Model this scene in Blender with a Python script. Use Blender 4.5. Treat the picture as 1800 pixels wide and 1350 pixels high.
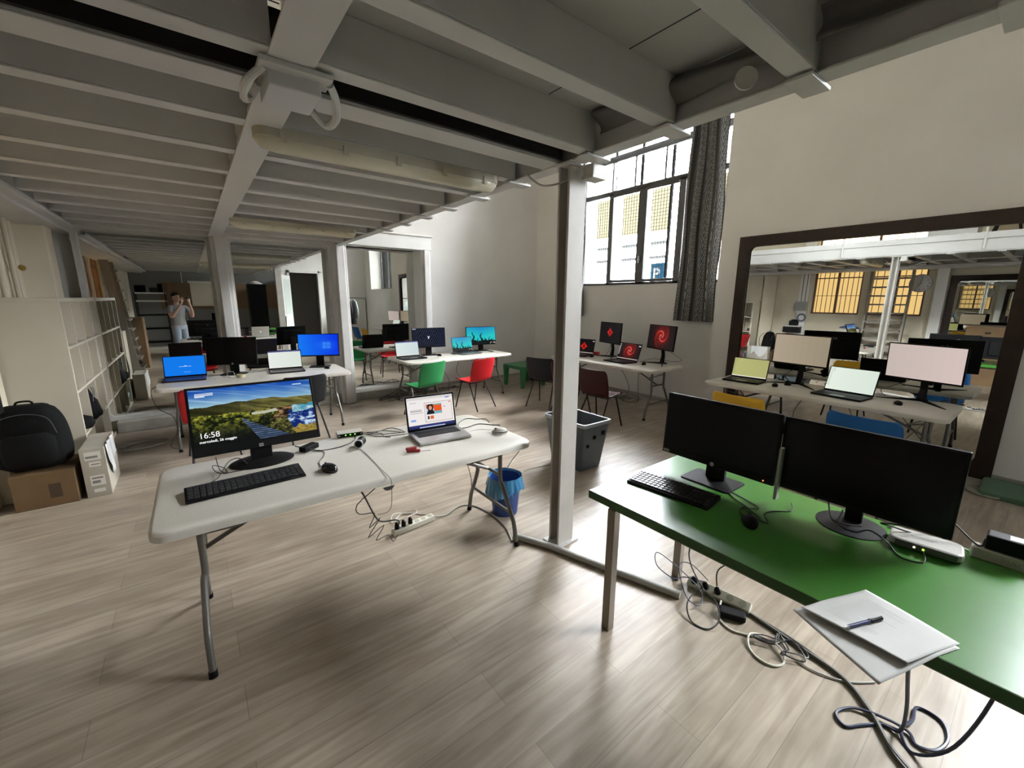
import bpy, math, random
from math import sin, cos, pi, radians as R
from mathutils import Vector, Matrix

for o in list(bpy.data.objects):
    bpy.data.objects.remove(o)
SC = bpy.context.scene
COL = SC.collection
random.seed(7)

# ------------------------------------------------------------------ camera
CAM_H = 1.68
F_PX, YAW, PITCH, ROLL = 729.05, 0.654508, 0.200869, 0.0063463
fw = Vector((sin(YAW)*cos(PITCH), cos(YAW)*cos(PITCH), -sin(PITCH)))
rt = Vector((cos(YAW), -sin(YAW), 0)); up = rt.cross(fw)
r2 = rt*cos(ROLL) + up*sin(ROLL); u2 = -rt*sin(ROLL) + up*cos(ROLL)
cam = bpy.data.cameras.new('camera'); cam.sensor_fit = 'HORIZONTAL'; cam.sensor_width = 36
cam.lens = F_PX/1800*36; cam.clip_start = 0.03; cam.clip_end = 200
co = bpy.data.objects.new('camera', cam); COL.objects.link(co)
M = Matrix((r2, u2, -fw)).transposed().to_4x4(); M.translation = (0, 0, CAM_H)
co.matrix_world = M
SC.camera = co

# ------------------------------------------------------------------ light, exposure
SC.view_settings.view_transform = 'Standard'; SC.view_settings.look = 'None'
SC.view_settings.gamma = 1; SC.view_settings.use_curve_mapping = False
SC.view_settings.exposure = 0.0
SC.cycles.max_bounces = 10; SC.cycles.diffuse_bounces = 5; SC.cycles.glossy_bounces = 8
SC.cycles.transparent_max_bounces = 12
W = bpy.data.worlds.new('world'); SC.world = W; W.use_nodes = True
bg = W.node_tree.nodes['Background']; bg.inputs[0].default_value = (0.975, 0.975, 1.0, 1); bg.inputs[1].default_value = 165.0
sun = bpy.data.lights.new('sun', 'SUN'); sun.energy = 4; sun.angle = R(2); sun.color = (1, .93, .8)
so = bpy.data.objects.new('sun', sun); COL.objects.link(so)
so.rotation_euler = Vector((1.0, 0.25, -0.75)).to_track_quat('-Z', 'Y').to_euler()

def portal(name, loc, rot, sx, sy):
    l = bpy.data.lights.new(name, 'AREA'); l.shape = 'RECTANGLE'; l.size = sx; l.size_y = sy
    l.cycles.is_portal = True
    o = bpy.data.objects.new(name, l); COL.objects.link(o); o.location = loc; o.rotation_euler = rot
portal('window_portal', (6.62, 4.5, 3.45), (0, R(90), 0), 3.0, 3.0)
portal('window_portal_rear', (6.7, -1.7, 3.2), (0, R(90), 0), 2.3, 2.2)

# ------------------------------------------------------------------ materials
MATS = {}
def mat(name, col, rough=.5, metal=0, bump=0, bscale=60, var=0, vscale=3, spec=.5, emit=None, estr=1, coat=0, stretch=None):
    if name in MATS: return MATS[name]
    m = bpy.data.materials.new(name); m.use_nodes = True; nt = m.node_tree
    b = nt.nodes['Principled BSDF']
    b.inputs['Base Color'].default_value = (*col, 1); b.inputs['Roughness'].default_value = rough
    b.inputs['Metallic'].default_value = metal; b.inputs['Specular IOR Level'].default_value = spec
    b.inputs['Coat Weight'].default_value = coat
    if emit:
        b.inputs['Emission Color'].default_value = (*emit, 1); b.inputs['Emission Strength'].default_value = estr
    if bump or var:
        tc = nt.nodes.new('ShaderNodeTexCoord'); mp = nt.nodes.new('ShaderNodeMapping')
        nt.links.new(tc.outputs['Object'], mp.inputs[0])
        if stretch: mp.inputs['Scale'].default_value = stretch
    if bump:
        n = nt.nodes.new('ShaderNodeTexNoise'); n.inputs['Scale'].default_value = bscale; n.inputs['Detail'].default_value = 4
        bp = nt.nodes.new('ShaderNodeBump'); bp.inputs['Strength'].default_value = bump; bp.inputs['Distance'].default_value = .01
        nt.links.new(mp.outputs[0], n.inputs['Vector']); nt.links.new(n.outputs[0], bp.inputs['Height']); nt.links.new(bp.outputs[0], b.inputs['Normal'])
    if var:
        n = nt.nodes.new('ShaderNodeTexNoise'); n.inputs['Scale'].default_value = vscale; n.inputs['Detail'].default_value = 6
        cr = nt.nodes.new('ShaderNodeValToRGB')
        cr.color_ramp.elements[0].position = .3; cr.color_ramp.elements[1].position = .7
        cr.color_ramp.elements[0].color = (*[c*(1-var) for c in col], 1); cr.color_ramp.elements[1].color = (*[min(1, c*(1+var)) for c in col], 1)
        nt.links.new(mp.outputs[0], n.inputs['Vector']); nt.links.new(n.outputs[0], cr.inputs[0]); nt.links.new(cr.outputs[0], b.inputs['Base Color'])
    MATS[name] = m
    return m

def mirror_mat():
    m = bpy.data.materials.new('mirror_glass'); m.use_nodes = True
    b = m.node_tree.nodes['Principled BSDF']; b.inputs['Metallic'].default_value = 1
    b.inputs['Roughness'].default_value = 0.0; b.inputs['Base Color'].default_value = (.74, .75, .72, 1)
    return m
def glass_mat(name='window_glass', tint=(.97, .99, 1)):
    m = bpy.data.materials.new(name); m.use_nodes = True; nt = m.node_tree; nt.nodes.clear()
    o = nt.nodes.new('ShaderNodeOutputMaterial'); t = nt.nodes.new('ShaderNodeBsdfTransparent'); g = nt.nodes.new('ShaderNodeBsdfGlossy')
    g.inputs['Roughness'].default_value = .02; t.inputs[0].default_value = (*tint, 1)
    f = nt.nodes.new('ShaderNodeFresnel'); f.inputs[0].default_value = 1.3; x = nt.nodes.new('ShaderNodeMixShader')
    nt.links.new(f.outputs[0], x.inputs[0]); nt.links.new(t.outputs[0], x.inputs[1]); nt.links.new(g.outputs[0], x.inputs[2]); nt.links.new(x.outputs[0], o.inputs[0])
    return m
def emis(name, col, s=1):
    if name in MATS: return MATS[name]
    m = bpy.data.materials.new(name); m.use_nodes = True; nt = m.node_tree; nt.nodes.clear()
    o = nt.nodes.new('ShaderNodeOutputMaterial'); e = nt.nodes.new('ShaderNodeEmission'); e.inputs[0].default_value = (*col, 1); e.inputs[1].default_value = s
    nt.links.new(e.outputs[0], o.inputs[0]); MATS[name] = m
    return m
def vcol_mat(name, emission=0, rough=.8):
    if name in MATS: return MATS[name]
    m = bpy.data.materials.new(name); m.use_nodes = True; nt = m.node_tree
    b = nt.nodes['Principled BSDF']; b.inputs['Roughness'].default_value = rough
    a = nt.nodes.new('ShaderNodeVertexColor'); a.layer_name = 'Col'
    if emission:
        b.inputs['Base Color'].default_value = (.004, .004, .004, 1); b.inputs['Roughness'].default_value = .3; b.inputs['Specular IOR Level'].default_value = .1
        nt.links.new(a.outputs[0], b.inputs['Emission Color']); b.inputs['Emission Strength'].default_value = emission
    else: nt.links.new(a.outputs[0], b.inputs['Base Color'])
    MATS[name] = m
    return m
def floor_mat():
    m = bpy.data.materials.new('laminate_planks'); m.use_nodes = True; nt = m.node_tree; N = nt.nodes; L = nt.links
    b = N['Principled BSDF']
    tc = N.new('ShaderNodeTexCoord')
    br = N.new('ShaderNodeTexBrick'); br.offset = .37; br.inputs['Scale'].default_value = 1
    br.inputs['Brick Width'].default_value = 1.38; br.inputs['Row Height'].default_value = .193
    br.inputs['Mortar Size'].default_value = .0012; br.inputs['Bias'].default_value = 0
    br.inputs['Color1'].default_value = (.35, .295, .23, 1); br.inputs['Color2'].default_value = (.435, .37, .295, 1)
    br.inputs['Mortar'].default_value = (.22, .19, .155, 1)
    L.new(tc.outputs['Object'], br.inputs['Vector'])
    mp = N.new('ShaderNodeMapping'); mp.inputs['Scale'].default_value = (1.3, 17, 1); L.new(tc.outputs['Object'], mp.inputs[0])
    n1 = N.new('ShaderNodeTexNoise'); n1.inputs['Scale'].default_value = 1.6; n1.inputs['Detail'].default_value = 8; n1.inputs['Distortion'].default_value = .6
    L.new(mp.outputs[0], n1.inputs['Vector'])
    cr = N.new('ShaderNodeValToRGB'); cr.color_ramp.elements[0].position = .32; cr.color_ramp.elements[1].position = .66
    cr.color_ramp.elements[0].color = (.74, .71, .68, 1); cr.color_ramp.elements[1].color = (1.08, 1.08, 1.08, 1)
    L.new(n1.outputs[0], cr.inputs[0])
    mp2 = N.new('ShaderNodeMapping'); mp2.inputs['Scale'].default_value = (2.5, 5, 1); L.new(tc.outputs['Object'], mp2.inputs[0])
    n2 = N.new('ShaderNodeTexNoise'); n2.inputs['Scale'].default_value = 1.1; n2.inputs['Detail'].default_value = 3; L.new(mp2.outputs[0], n2.inputs['Vector'])
    cr2 = N.new('ShaderNodeValToRGB'); cr2.color_ramp.elements[0].position = .3; cr2.color_ramp.elements[1].position = .6
    cr2.color_ramp.elements[0].color = (.78, .76, .74, 1); cr2.color_ramp.elements[1].color = (1, 1, 1, 1); L.new(n2.outputs[0], cr2.inputs[0])
    mx = N.new('ShaderNodeMixRGB'); mx.blend_type = 'MULTIPLY'; mx.inputs[0].default_value = 1; L.new(br.outputs[0], mx.inputs[1]); L.new(cr.outputs[0], mx.inputs[2])
    mx2 = N.new('ShaderNodeMixRGB'); mx2.blend_type = 'MULTIPLY'; mx2.inputs[0].default_value = 1; L.new(mx.outputs[0], mx2.inputs[1]); L.new(cr2.outputs[0], mx2.inputs[2])
    L.new(mx2.outputs[0], b.inputs['Base Color']); b.inputs['Roughness'].default_value = .38
    bp = N.new('ShaderNodeBump'); bp.inputs['Strength'].default_value = .12; bp.inputs['Distance'].default_value = .004
    L.new(n1.outputs[0], bp.inputs['Height']); L.new(bp.outputs[0], b.inputs['Normal'])
    return m

# ------------------------------------------------------------------ mesh builder
class MB:
    def __init__(s): s.v = []; s.f = []; s.c = []
    def add(s, vs, fs, M=None, col=None):
        k = len(s.v)
        s.v += [tuple(M @ Vector(v)) if M else tuple(v) for v in vs]; s.f += [tuple(i+k for i in f) for f in fs]
        return s
    def box(s, x0, x1, y0, y1, z0, z1, M=None):
        return s.add([(x0, y0, z0), (x1, y0, z0), (x1, y1, z0), (x0, y1, z0), (x0, y0, z1), (x1, y0, z1), (x1, y1, z1), (x0, y1, z1)],
                     [(3, 2, 1, 0), (4, 5, 6, 7), (0, 1, 5, 4), (1, 2, 6, 5), (2, 3, 7, 6), (3, 0, 4, 7)], M)
    def cbox(s, c, d, M=None):
        return s.box(c[0]-d[0]/2, c[0]+d[0]/2, c[1]-d[1]/2, c[1]+d[1]/2, c[2]-d[2]/2, c[2]+d[2]/2, M)
    def prism(s, poly, z0, z1, M=None):
        n = len(poly); vs = [(x, y, z0) for x, y in poly] + [(x, y, z1) for x, y in poly]
        fs = [tuple(range(n-1, -1, -1)), tuple(range(n, 2*n))] + [(i, (i+1) % n, n+(i+1) % n, n+i) for i in range(n)]
        return s.add(vs, fs, M)
    def loft(s, rings, M=None, cap=True, close=False):
        n = len(rings[0]); vs = [p for r in rings for p in r]; fs = []
        for k in range(len(rings)-1):
            for i in range(n): fs.append((k*n+i, k*n+(i+1) % n, (k+1)*n+(i+1) % n, (k+1)*n+i))
        if cap: fs += [tuple(range(n-1, -1, -1)), tuple(range((len(rings)-1)*n, len(rings)*n))]
        return s.add(vs, fs, M)
    def lathe(s, prof, n=24, c=(0, 0, 0), M=None, sx=1, sy=1, cap=True):
        return s.loft([[(c[0]+r*cos(2*pi*i/n)*sx, c[1]+r*sin(2*pi*i/n)*sy, c[2]+z) for i in range(n)] for r, z in prof], M, cap)
    def tube(s, pts, r, n=8, M=None, flat=None):
        P = [Vector(p) for p in pts]; rings = []
        t0 = (P[1]-P[0]).normalized(); ref = Vector((0, 0, 1)) if abs(t0.z) < .9 else Vector((1, 0, 0))
        u = t0.cross(ref).normalized()
        for i, p in enumerate(P):
            t = (P[min(i+1, len(P)-1)]-P[max(i-1, 0)])
            t = t.normalized() if t.length > 1e-9 else t0
            u = (u - t*u.dot(t)); u = u.normalized() if u.length > 1e-6 else t.orthogonal().normalized()
            w = t.cross(u); rr = r[i] if isinstance(r, (list, tuple)) else r
            rings.append([tuple(p+u*cos(2*pi*k/n)*rr+w*sin(2*pi*k/n)*rr*(flat or 1)) for k in range(n)])
        return s.loft(rings, M)
    def grid(s, fn, nu, nv, M=None, flip=False):
        vs = [fn(i/nu, j/nv) for j in range(nv+1) for i in range(nu+1)]
        fs = [(j*(nu+1)+i, j*(nu+1)+i+1, (j+1)*(nu+1)+i+1, (j+1)*(nu+1)+i) for j in range(nv) for i in range(nu)]
        if flip: fs = [f[::-1] for f in fs]
        return s.add(vs, fs, M)

def spline(pts, k=6):
    P = [Vector(p) for p in pts]; out = []
    for i in range(len(P)-1):
        a, b, c, d = P[max(i-1, 0)], P[i], P[i+1], P[min(i+2, len(P)-1)]
        for j in range(k):
            t = j/k
            out.append(.5*((2*b)+(-a+c)*t+(2*a-5*b+4*c-d)*t*t+(-a+3*b-3*c+d)*t**3))
    out.append(P[-1])
    return out
def rrect(w, d, r, n=6, cx=0, cy=0):
    o = []
    for sx, sy, a in ((1, 1, 0), (-1, 1, 90), (-1, -1, 180), (1, -1, 270)):
        for i in range(n+1):
            t = R(a+90*i/n); o.append((cx+sx*(w/2-r)+r*cos(t), cy+sy*(d/2-r)+r*sin(t)))
    return o
def obj(name, mb, m, parent=None, loc=(0, 0, 0), rot=(0, 0, 0), smooth=False, bevel=0, seg=2, sub=0, solid=0):
    me = bpy.data.meshes.new(name); me.from_pydata([tuple(v) for v in mb.v], [], mb.f); me.validate(); me.update()
    if smooth:
        me.polygons.foreach_set('use_smooth', [True]*len(me.polygons)); me.set_sharp_from_angle(angle=R(smooth if smooth is not True else 40))
    me.materials.append(m)
    o = bpy.data.objects.new(name, me); COL.objects.link(o); o.location = loc; o.rotation_euler = rot
    if parent: o.parent = parent
    if solid:
        md = o.modifiers.new('solid', 'SOLIDIFY'); md.thickness = solid; md.offset = 0
    if bevel:
        md = o.modifiers.new('bevel', 'BEVEL'); md.width = bevel; md.segments = seg; md.limit_method = 'ANGLE'; md.angle_limit = R(40)
    if sub:
        md = o.modifiers.new('sub', 'SUBSURF'); md.levels = sub; md.render_levels = sub
    return o
def paint(name, fnpos, fncol, nu, nv, m, parent=None, loc=(0, 0, 0), rot=(0, 0, 0), smooth=False):
    """grid surface; fnpos(u,v)->xyz, fncol(u,v)->srgb tuple, one colour per face"""
    mb = MB().grid(fnpos, nu, nv); o = obj(name, mb, m, parent, loc, rot, smooth)
    me = o.data; ca = me.color_attributes.new('Col', 'FLOAT_COLOR', 'CORNER'); data = []
    lin = lambda c: c/12.92 if c <= .04045 else ((c+.055)/1.055)**2.4
    for p in range(nu*nv):
        c = fncol((p % nu+.5)/nu, (p//nu+.5)/nv); c = [lin(max(0, min(1, x))) for x in c]
        data += [c[0], c[1], c[2], 1]*4
    ca.data.foreach_set('color', data)
    return o
def tag(o, label, cat, group=None):
    o['label'] = label; o['category'] = cat
    if group: o['group'] = group
    return o
def thing(name, label, cat, loc=(0, 0, 0), rz=0, group=None):
    o = bpy.data.objects.new(name, None); COL.objects.link(o); o.location = loc; o.rotation_euler = (0, 0, rz); o.empty_display_size = .1
    return tag(o, label, cat, group)
def struct(name, mb, m, parent=None, **k):
    o = obj(name, mb, m, parent, **k)
    if not parent: o['kind'] = 'structure'
    return o
def structe(name, loc=(0, 0, 0)):
    o = bpy.data.objects.new(name, None); COL.objects.link(o); o.location = loc; o['kind'] = 'structure'; return o
def copy_tree(o, parent=None):
    c = o.copy(); COL.objects.link(c)
    if parent: c.parent = parent
    for ch in [x for x in KIDS.get(o.name, [])]: copy_tree(ch, c)
    return c
KIDS = {}
def index_kids():
    KIDS.clear()
    for o in bpy.data.objects:
        if o.parent: KIDS.setdefault(o.parent.name, []).append(o)
def text(name, s, size, m, parent, loc, rot, ext=.0004, align='LEFT', bold=0, squash=1, label=None):
    cu = bpy.data.curves.new(name, 'FONT'); cu.body = s; cu.size = size; cu.extrude = ext; cu.align_x = align; cu.offset = bold
    t = bpy.data.objects.new(name+'_tmp', cu); COL.objects.link(t)
    dg = bpy.context.evaluated_depsgraph_get(); me = bpy.data.meshes.new_from_object(t.evaluated_get(dg)); bpy.data.objects.remove(t)
    me.materials.clear(); me.materials.append(m)
    o = bpy.data.objects.new(name, me); COL.objects.link(o); o.parent = parent; o.location = loc; o.rotation_euler = rot; o.scale = (squash, 1, 1)
    if label: o['label'] = label
    return o
def cable(label, pts, r=.003, m=None, name='power_cable', cat='cable', k=6, parent=None, group=None):
    o = obj(name, MB().tube(spline(pts, k), r, 6), m or BLACKC, parent, smooth=True)
    if not parent: tag(o, label, cat, group)
    return o

WALL = mat('wall_paint', (.71, .695, .66), .85, bump=.05, bscale=90, var=.04, vscale=1.5)
WALLY = mat('wall_cream', (.58, .52, .40), .8, bump=.08, bscale=40, var=.06, vscale=2)
WHITEP = mat('white_paint', (.63, .62, .59), .55, var=.05, vscale=3)
BEAM = mat('beam_paint', (.60, .595, .58), .38, bump=.03, bscale=30, var=.05, vscale=2)
DECK = mat('deck_board', (.46, .455, .44), .7, var=.06, vscale=2, bump=.04)
DARKV = mat('dark_void', (.012, .012, .012), .9)
BLACKC = mat('black_cable', (.012, .012, .013), .5)
GREYC = mat('grey_cable', (.45, .44, .41), .5)
BLKP = mat('black_plastic', (.006, .006, .0065), .5, spec=.13)
BLKM = mat('black_metal', (.015, .015, .016), .4, metal=.3)
BLKS = mat('black_screen', (.004, .004, .005), .25, spec=.12)
FRAMED = mat('dark_window_frame', (.06, .058, .055), .45)
MIRROR = mirror_mat(); GLASS = glass_mat()
TBL = mat('table_plastic', (.60, .57, .50), .36, bump=.12, bscale=180, var=.03)
LEGM = mat('table_leg_metal', (.16, .155, .14), .4, metal=.6)
SILVER = mat('silver_metal', (.62, .62, .62), .32, metal=.8)
WHITEPL = mat('white_plastic', (.55, .54, .50), .4)
WOODB = mat('brown_frame_wood', (.022, .012, .008), .5, var=.2, vscale=8, spec=.2)
# ================================================================== ROOM
ZC = 5.2; XL = -1.40; XR = 5.95; XW = 6.22; YB = 7.24; YR = -3.4
struct('floor', MB().box(XL-.2, 6.7, YR-.2, YB+.2, -.1, 0), floor_mat())
struct('ceiling', MB().box(XL-.2, 6.8, YR-.2, YB+.3, ZC, ZC+.15), WALL)
RH = [(-2.8, -.6, 2.05, 4.35)]
wr = MB()
def holes(w, x0, x1, y0, y1, z0, z1, H):
    ys = sorted({y0, y1, *[h[0] for h in H], *[h[1] for h in H]}); zs = sorted({z0, z1, *[h[2] for h in H], *[h[3] for h in H]})
    for a, b in zip(ys, ys[1:]):
        for c, d in zip(zs, zs[1:]):
            if not any(h[0] <= (a+b)/2 <= h[1] and h[2] <= (c+d)/2 <= h[3] for h in H): w.box(x0, x1, a, b, c, d)
holes(wr, XR, 6.75, YR-.2, 3.02, 0, ZC, RH)
struct('wall_right', wr, WALL)
w = MB(); w.box(XW, 6.62, 3.02, YB+.2, 0, 1.95); w.box(XW, 6.62, 6.0, YB+.2, 1.95, ZC); w.box(XW, 6.62, 3.02, 6.0, 4.98, ZC)
struct('wall_window', w, WALL)
struct('wall_back', MB().box(XL-.2, 6.62, YB, YB+.2, 0, ZC), WALL)
struct('wall_rear', MB().box(XL-.2, 3.1, YR-.15, YR, 0, ZC).box(4.1, 6.75, YR-.15, YR, 0, ZC).box(3.1, 4.1, YR-.15, YR, 2.62, ZC), WALL)
w = MB()   # left wall with openings for the yellow windows
LH = [(3.1, 4.12, 1.36, 2.46), (1.95, 2.98, 1.36, 2.46), (1.7, 4.12, 2.95, 4.2)]
holes(w, XL-.2, XL, YR-.2, YB+.2, 0, ZC, LH)
struct('wall_left', w, WALLY)
# left wall pilasters and pipes
struct('trim_1', MB().box(XL, -1.32, 5.0, 5.33, 0, 2.43), WALLY, bevel=.01)
struct('trim_2', MB().box(XL, -1.1, 6.55, 6.85, 0, 2.43), WALLY, bevel=.01)
struct('trim_3', MB().box(XL, -1.2, 1.60, 1.78, 0, ZC).box(XL, -1.34, 4.2, 4.42, 0, ZC), WALL)
# back mirror housing: piers, header, plinth
def pier(x0, x1, i, z=2.51):
    m = MB().box(x0, x1, 6.87, YB, 0, z); xm = (x0+x1)/2; q = (x1-x0)*.28
    m.box(xm-q, xm+q, 6.81, 6.871, 0, z)
    struct('trim_%d' % i, m, WHITEP, bevel=.012)
pier(.305, .51, 4); pier(1.81, 2.03, 5); pier(3.27, 3.455, 6)
struct('trim_8', MB().box(XL, 2.03, 6.86, YB, 2.47, 2.6), WHITEP, bevel=.01)
struct('trim_9', MB().box(2.03, 3.46, 6.83, YB, 2.50, 2.72).box(2.03, 3.48, 6.81, YB, 2.715, 2.74), WHITEP, bevel=.008)
struct('trim_10', MB().box(-.89, 3.44, 6.93, YB, 0, .14), mat('dusty_plinth', (.34, .32, .28), .8, var=.25, vscale=6), bevel=.01)
def ring(name, x0, x1, z0, z1, b, r, y, t, m, parent=None, plane='Y', n=6):
    """frame: outer rectangle, rounded inner opening; plane Y faces -Y, plane X faces -X"""
    iw, ih = x1-x0-2*b, z1-z0-2*b; inn = rrect(iw, ih, r, n, (x0+x1)/2, (z0+z1)/2); out = []
    cx, cz = (x0+x1)/2, (z0+z1)/2
    for k, (sx, sy) in enumerate(((1, 1), (-1, 1), (-1, -1), (1, -1))):
        for i in range(n+1):
            f = i/n
            X = (x1 if sx > 0 else x0); Z = (z1 if sy > 0 else z0)
            px_, pz_ = inn[k*(n+1)+i]
            if k in (0, 2): out.append((X, pz_ if f < .5 else Z) if f < .5 else ((px_ if f > .5 else X), Z))
            else: out.append((px_ if f < .5 else X, Z) if f < .5 else (X, (pz_ if f > .5 else Z)))
    N = len(inn)
    def P(a, d): return (a[0], y+d, a[1]) if plane == 'Y' else (y+d, a[0], a[1])
    vs = [P(p, 0) for p in inn]+[P(p, 0) for p in out]+[P(p, t) for p in inn]+[P(p, t) for p in out]; fs = []
    for i in range(N):
        j = (i+1) % N
        fs += [(i, j, N+j, N+i), (2*N+i, 3*N+i, 3*N+j, 2*N+j), (i, 2*N+i, 2*N+j, j), (N+i, N+j, 3*N+j, 3*N+i)]
    return obj(name, MB().add(vs, fs), m, parent)
for i, (a, b, z0, z1, lab) in enumerate([(-1.0, .33, .13, 2.51, 'tall wall mirror at the left, where the photographer is reflected'),
                                    (.495, 1.85, .13, 2.51, 'tall wall mirror between the two white columns, reflecting a doorway'),
                                    (2.02, 3.31, .13, 2.53, 'narrow wall mirror at the right, behind the green chair desk')]):
    t = thing('wall_mirror', lab, 'mirror', (0, 0, 0), 0, 'mirrors set in the back wall')
    obj('mirror_glass', MB().box(a+.02, b-.02, 7.19, 7.2, z0+.02, z1-.02), MIRROR, t)
    f = ring('frame', a, b, z0, z1, .05 if i < 2 else .03, .07 if i < 2 else .004, 7.10, .088, WHITEP, t)
# big mirror on the right wall
t = thing('framed_mirror', 'big dark brown framed wall mirror reflecting the whole studio, behind the white desk', 'mirror')
obj('mirror_glass', MB().box(5.937, 5.944, .2, 2.70, .05, 2.45), MIRROR, t)
ring('frame', .155, 2.745, 0.001, 2.505, .132, .07, 5.90, .048, WOODB, t, plane='X')
t = thing('framed_mirror', 'dark framed mirror on the left wall beside the round clock, seen in the big mirror', 'mirror')
obj('mirror_glass', MB().box(XL+.006, XL+.012, .25, 1.5, .1, 2.2), MIRROR, t)
ring('frame', .2, 1.58, 0.02, 2.25, .12, .07, XL+.003, .045, WOODB, t, plane='X')

# ------------------------------------------------------------------ window wall: iron window with grille
wf = MB(); X0, X1 = 6.36, 6.42
wn = structe('window_1', (0, 0, 0))
def vb(m, yc, w, z0, z1, x0=X0, x1=X1): m.box(x0, x1, yc-w/2, yc+w/2, z0, z1)
wf.box(X0, X1, 2.9, 6.02, 4.10, 4.20).box(X0, X1, 2.9, 6.02, 3.54, 3.62).box(X0, X1, 2.9, 6.02, 1.95, 2.0)
vb(wf, 5.985, .06, 1.95, 4.95); vb(wf, 5.33, .09, 1.95, 3.58); vb(wf, 4.64, .14, 1.95, 3.58); vb(wf, 3.925, .11, 1.95, 3.58)
vb(wf, 3.0, .06, 1.95, 4.95); wf.box(X0, X1, 2.9, 6.02, 4.9, 4.98)
# inner sashes borders
for a, b in ((4.71, 5.285), (3.98, 4.57)):
    wf.box(6.34, 6.36, a, b, 3.50, 3.545).box(6.34, 6.36, a, b, 2.0, 2.05)
wf.box(6.35, 6.43, 5.30, 5.33, 3.62, 4.1).box(6.36, 6.40, 4.825, 4.855, 3.62, 4.1).box(6.36, 6.40, 4.24, 4.27, 3.62, 4.1)
obj('window_frame', wf, FRAMED, wn, bevel=.004)
obj('window_handle', MB().box(6.315, 6.34, 4.63, 4.65, 2.32, 2.44).cbox((6.33, 4.64, 2.38), (.05, .03, .03)), SILVER, wn)
obj('pane', MB().box(6.388, 6.392, 2.95, 5.98, 1.97, 4.95), GLASS, wn)
obj('window_sill', MB().box(6.2, 6.62, 3.02, 6.0, 1.925, 1.95), WHITEP, wn)
g = MB()                               # grille outside the panes
for y in [2.95+i*.055 for i in range(56)]: g.box(6.565, 6.57, y, y+.006, 1.95, 4.95)
for z in [2.0+i*.055 for i in range(54)]: g.box(6.57, 6.575, 2.95, 6.0, z, z+.006)
for y in (3.45, 4.24, 4.84, 5.42): g.box(6.56, 6.60, y, y+.035, 1.95, 4.95)
obj('window_grille', g, mat('grille_metal', (.004, .004, .004), .9, spec=.0), wn)

wn = structe('window_5'); f = MB()
for y in (-2.8, -2.1, -1.35, -.66): f.box(6.4, 6.46, y, y+.06, 2.05, 4.35)
for z in (2.05, 3.55, 4.29): f.box(6.4, 6.46, -2.8, -.6, z, z+.06)
obj('window_frame', f, FRAMED, wn); obj('pane', MB().box(6.428, 6.432, -2.78, -.62, 2.07, 4.33), GLASS, wn)

# left wall windows: frosted panes lit from the street
YEL = emis('lit_yellow_pane', (1.0, .66, .26), 1.15); WHT = emis('lit_white_pane', (1.0, .86, .58), 8.5)
BRN = mat('window_bar_brown', (.16, .08, .05), .5)
for n, (y0, y1, z0, z1), em, nb in (('window_2', LH[0], YEL, 10), ('window_3', LH[1], YEL, 8), ('window_4', LH[2], WHT, 8)):
    wn = structe(n); f = MB(); x = XL-.1
    f.box(x, x+.05, y0, y0+.04, z0, z1).box(x, x+.05, y1-.04, y1, z0, z1).box(x, x+.05, y0, y1, z0, z0+.04).box(x, x+.05, y0, y1, z1-.04, z1)
    ym = (y0+y1)/2; f.box(x, x+.05, ym-.025, ym+.025, z0, z1).box(x, x+.04, y0, y1, z0+(z1-z0)*.82, z0+(z1-z0)*.82+.025).box(x, x+.03, y0, y1, z0+(z1-z0)*.42, z0+(z1-z0)*.42+.012)
    for i in range(1, nb): yy = y0+(y1-y0)*i/nb; f.box(x+.02, x+.035, yy, yy+.012, z0, z1)
    obj('window_frame', f, BRN, wn); obj('pane', MB().box(x-.03, x-.025, y0, y1, z0, z1), em, wn)
struct('trim_12', MB().box(XL, -.1, YR, YR+.02, .1, 2.95).box(-.08, 1.1, YR, YR+.02, .1, 2.95).box(1.12, 2.7, YR, YR+.02, .1, 2.95), mat('grey_wall_panel', (.12, .12, .115), .7))
# doorway behind the camera, dark wash room beyond
d = structe('door_1', (0, 0, 0)); MD = Matrix.Translation((3.1, YR, 0)) @ Matrix.Rotation(R(118), 4, 'Z')
obj('door_leaf', MB().box(0, .85, -.02, .02, .02, 2.5, MD), WHITEP, d)
obj('door_pane', MB().box(.14, .7, -.025, .025, 1.1, 2.35, MD), mat('frosted_pane', (.45, .5, .46), .3), d)
obj('door_handle', MB().box(.76, .8, -.06, .06, 1.02, 1.05, MD), SILVER, d)
struct('trim_11', MB().box(3.03, 3.1, YR, YR+.03, 0, 2.7).box(4.1, 4.17, YR, YR+.03, 0, 2.7).box(3.03, 4.17, YR, YR+.03, 2.62, 2.7), WHITEP)
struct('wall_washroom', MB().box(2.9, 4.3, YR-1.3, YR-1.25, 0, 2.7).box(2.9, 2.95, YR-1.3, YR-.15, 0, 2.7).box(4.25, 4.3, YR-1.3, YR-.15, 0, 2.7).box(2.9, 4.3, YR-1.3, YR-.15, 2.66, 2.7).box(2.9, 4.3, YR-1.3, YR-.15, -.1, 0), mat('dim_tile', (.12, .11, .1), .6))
struct('baseboard_right', MB().box(5.935, XR, YR, 3.02, 0, .06), mat('skirting', (.33, .30, .26), .6))
struct('baseboard_window', MB().box(XW-.015, XW, 3.03, YB, 0, .06), mat('skirting', (.33, .30, .26), .6))
struct('baseboard_back', MB().box(3.46, XW-.015, YB-.015, YB, 0, .06), mat('skirting', (.33, .30, .26), .6))

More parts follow.
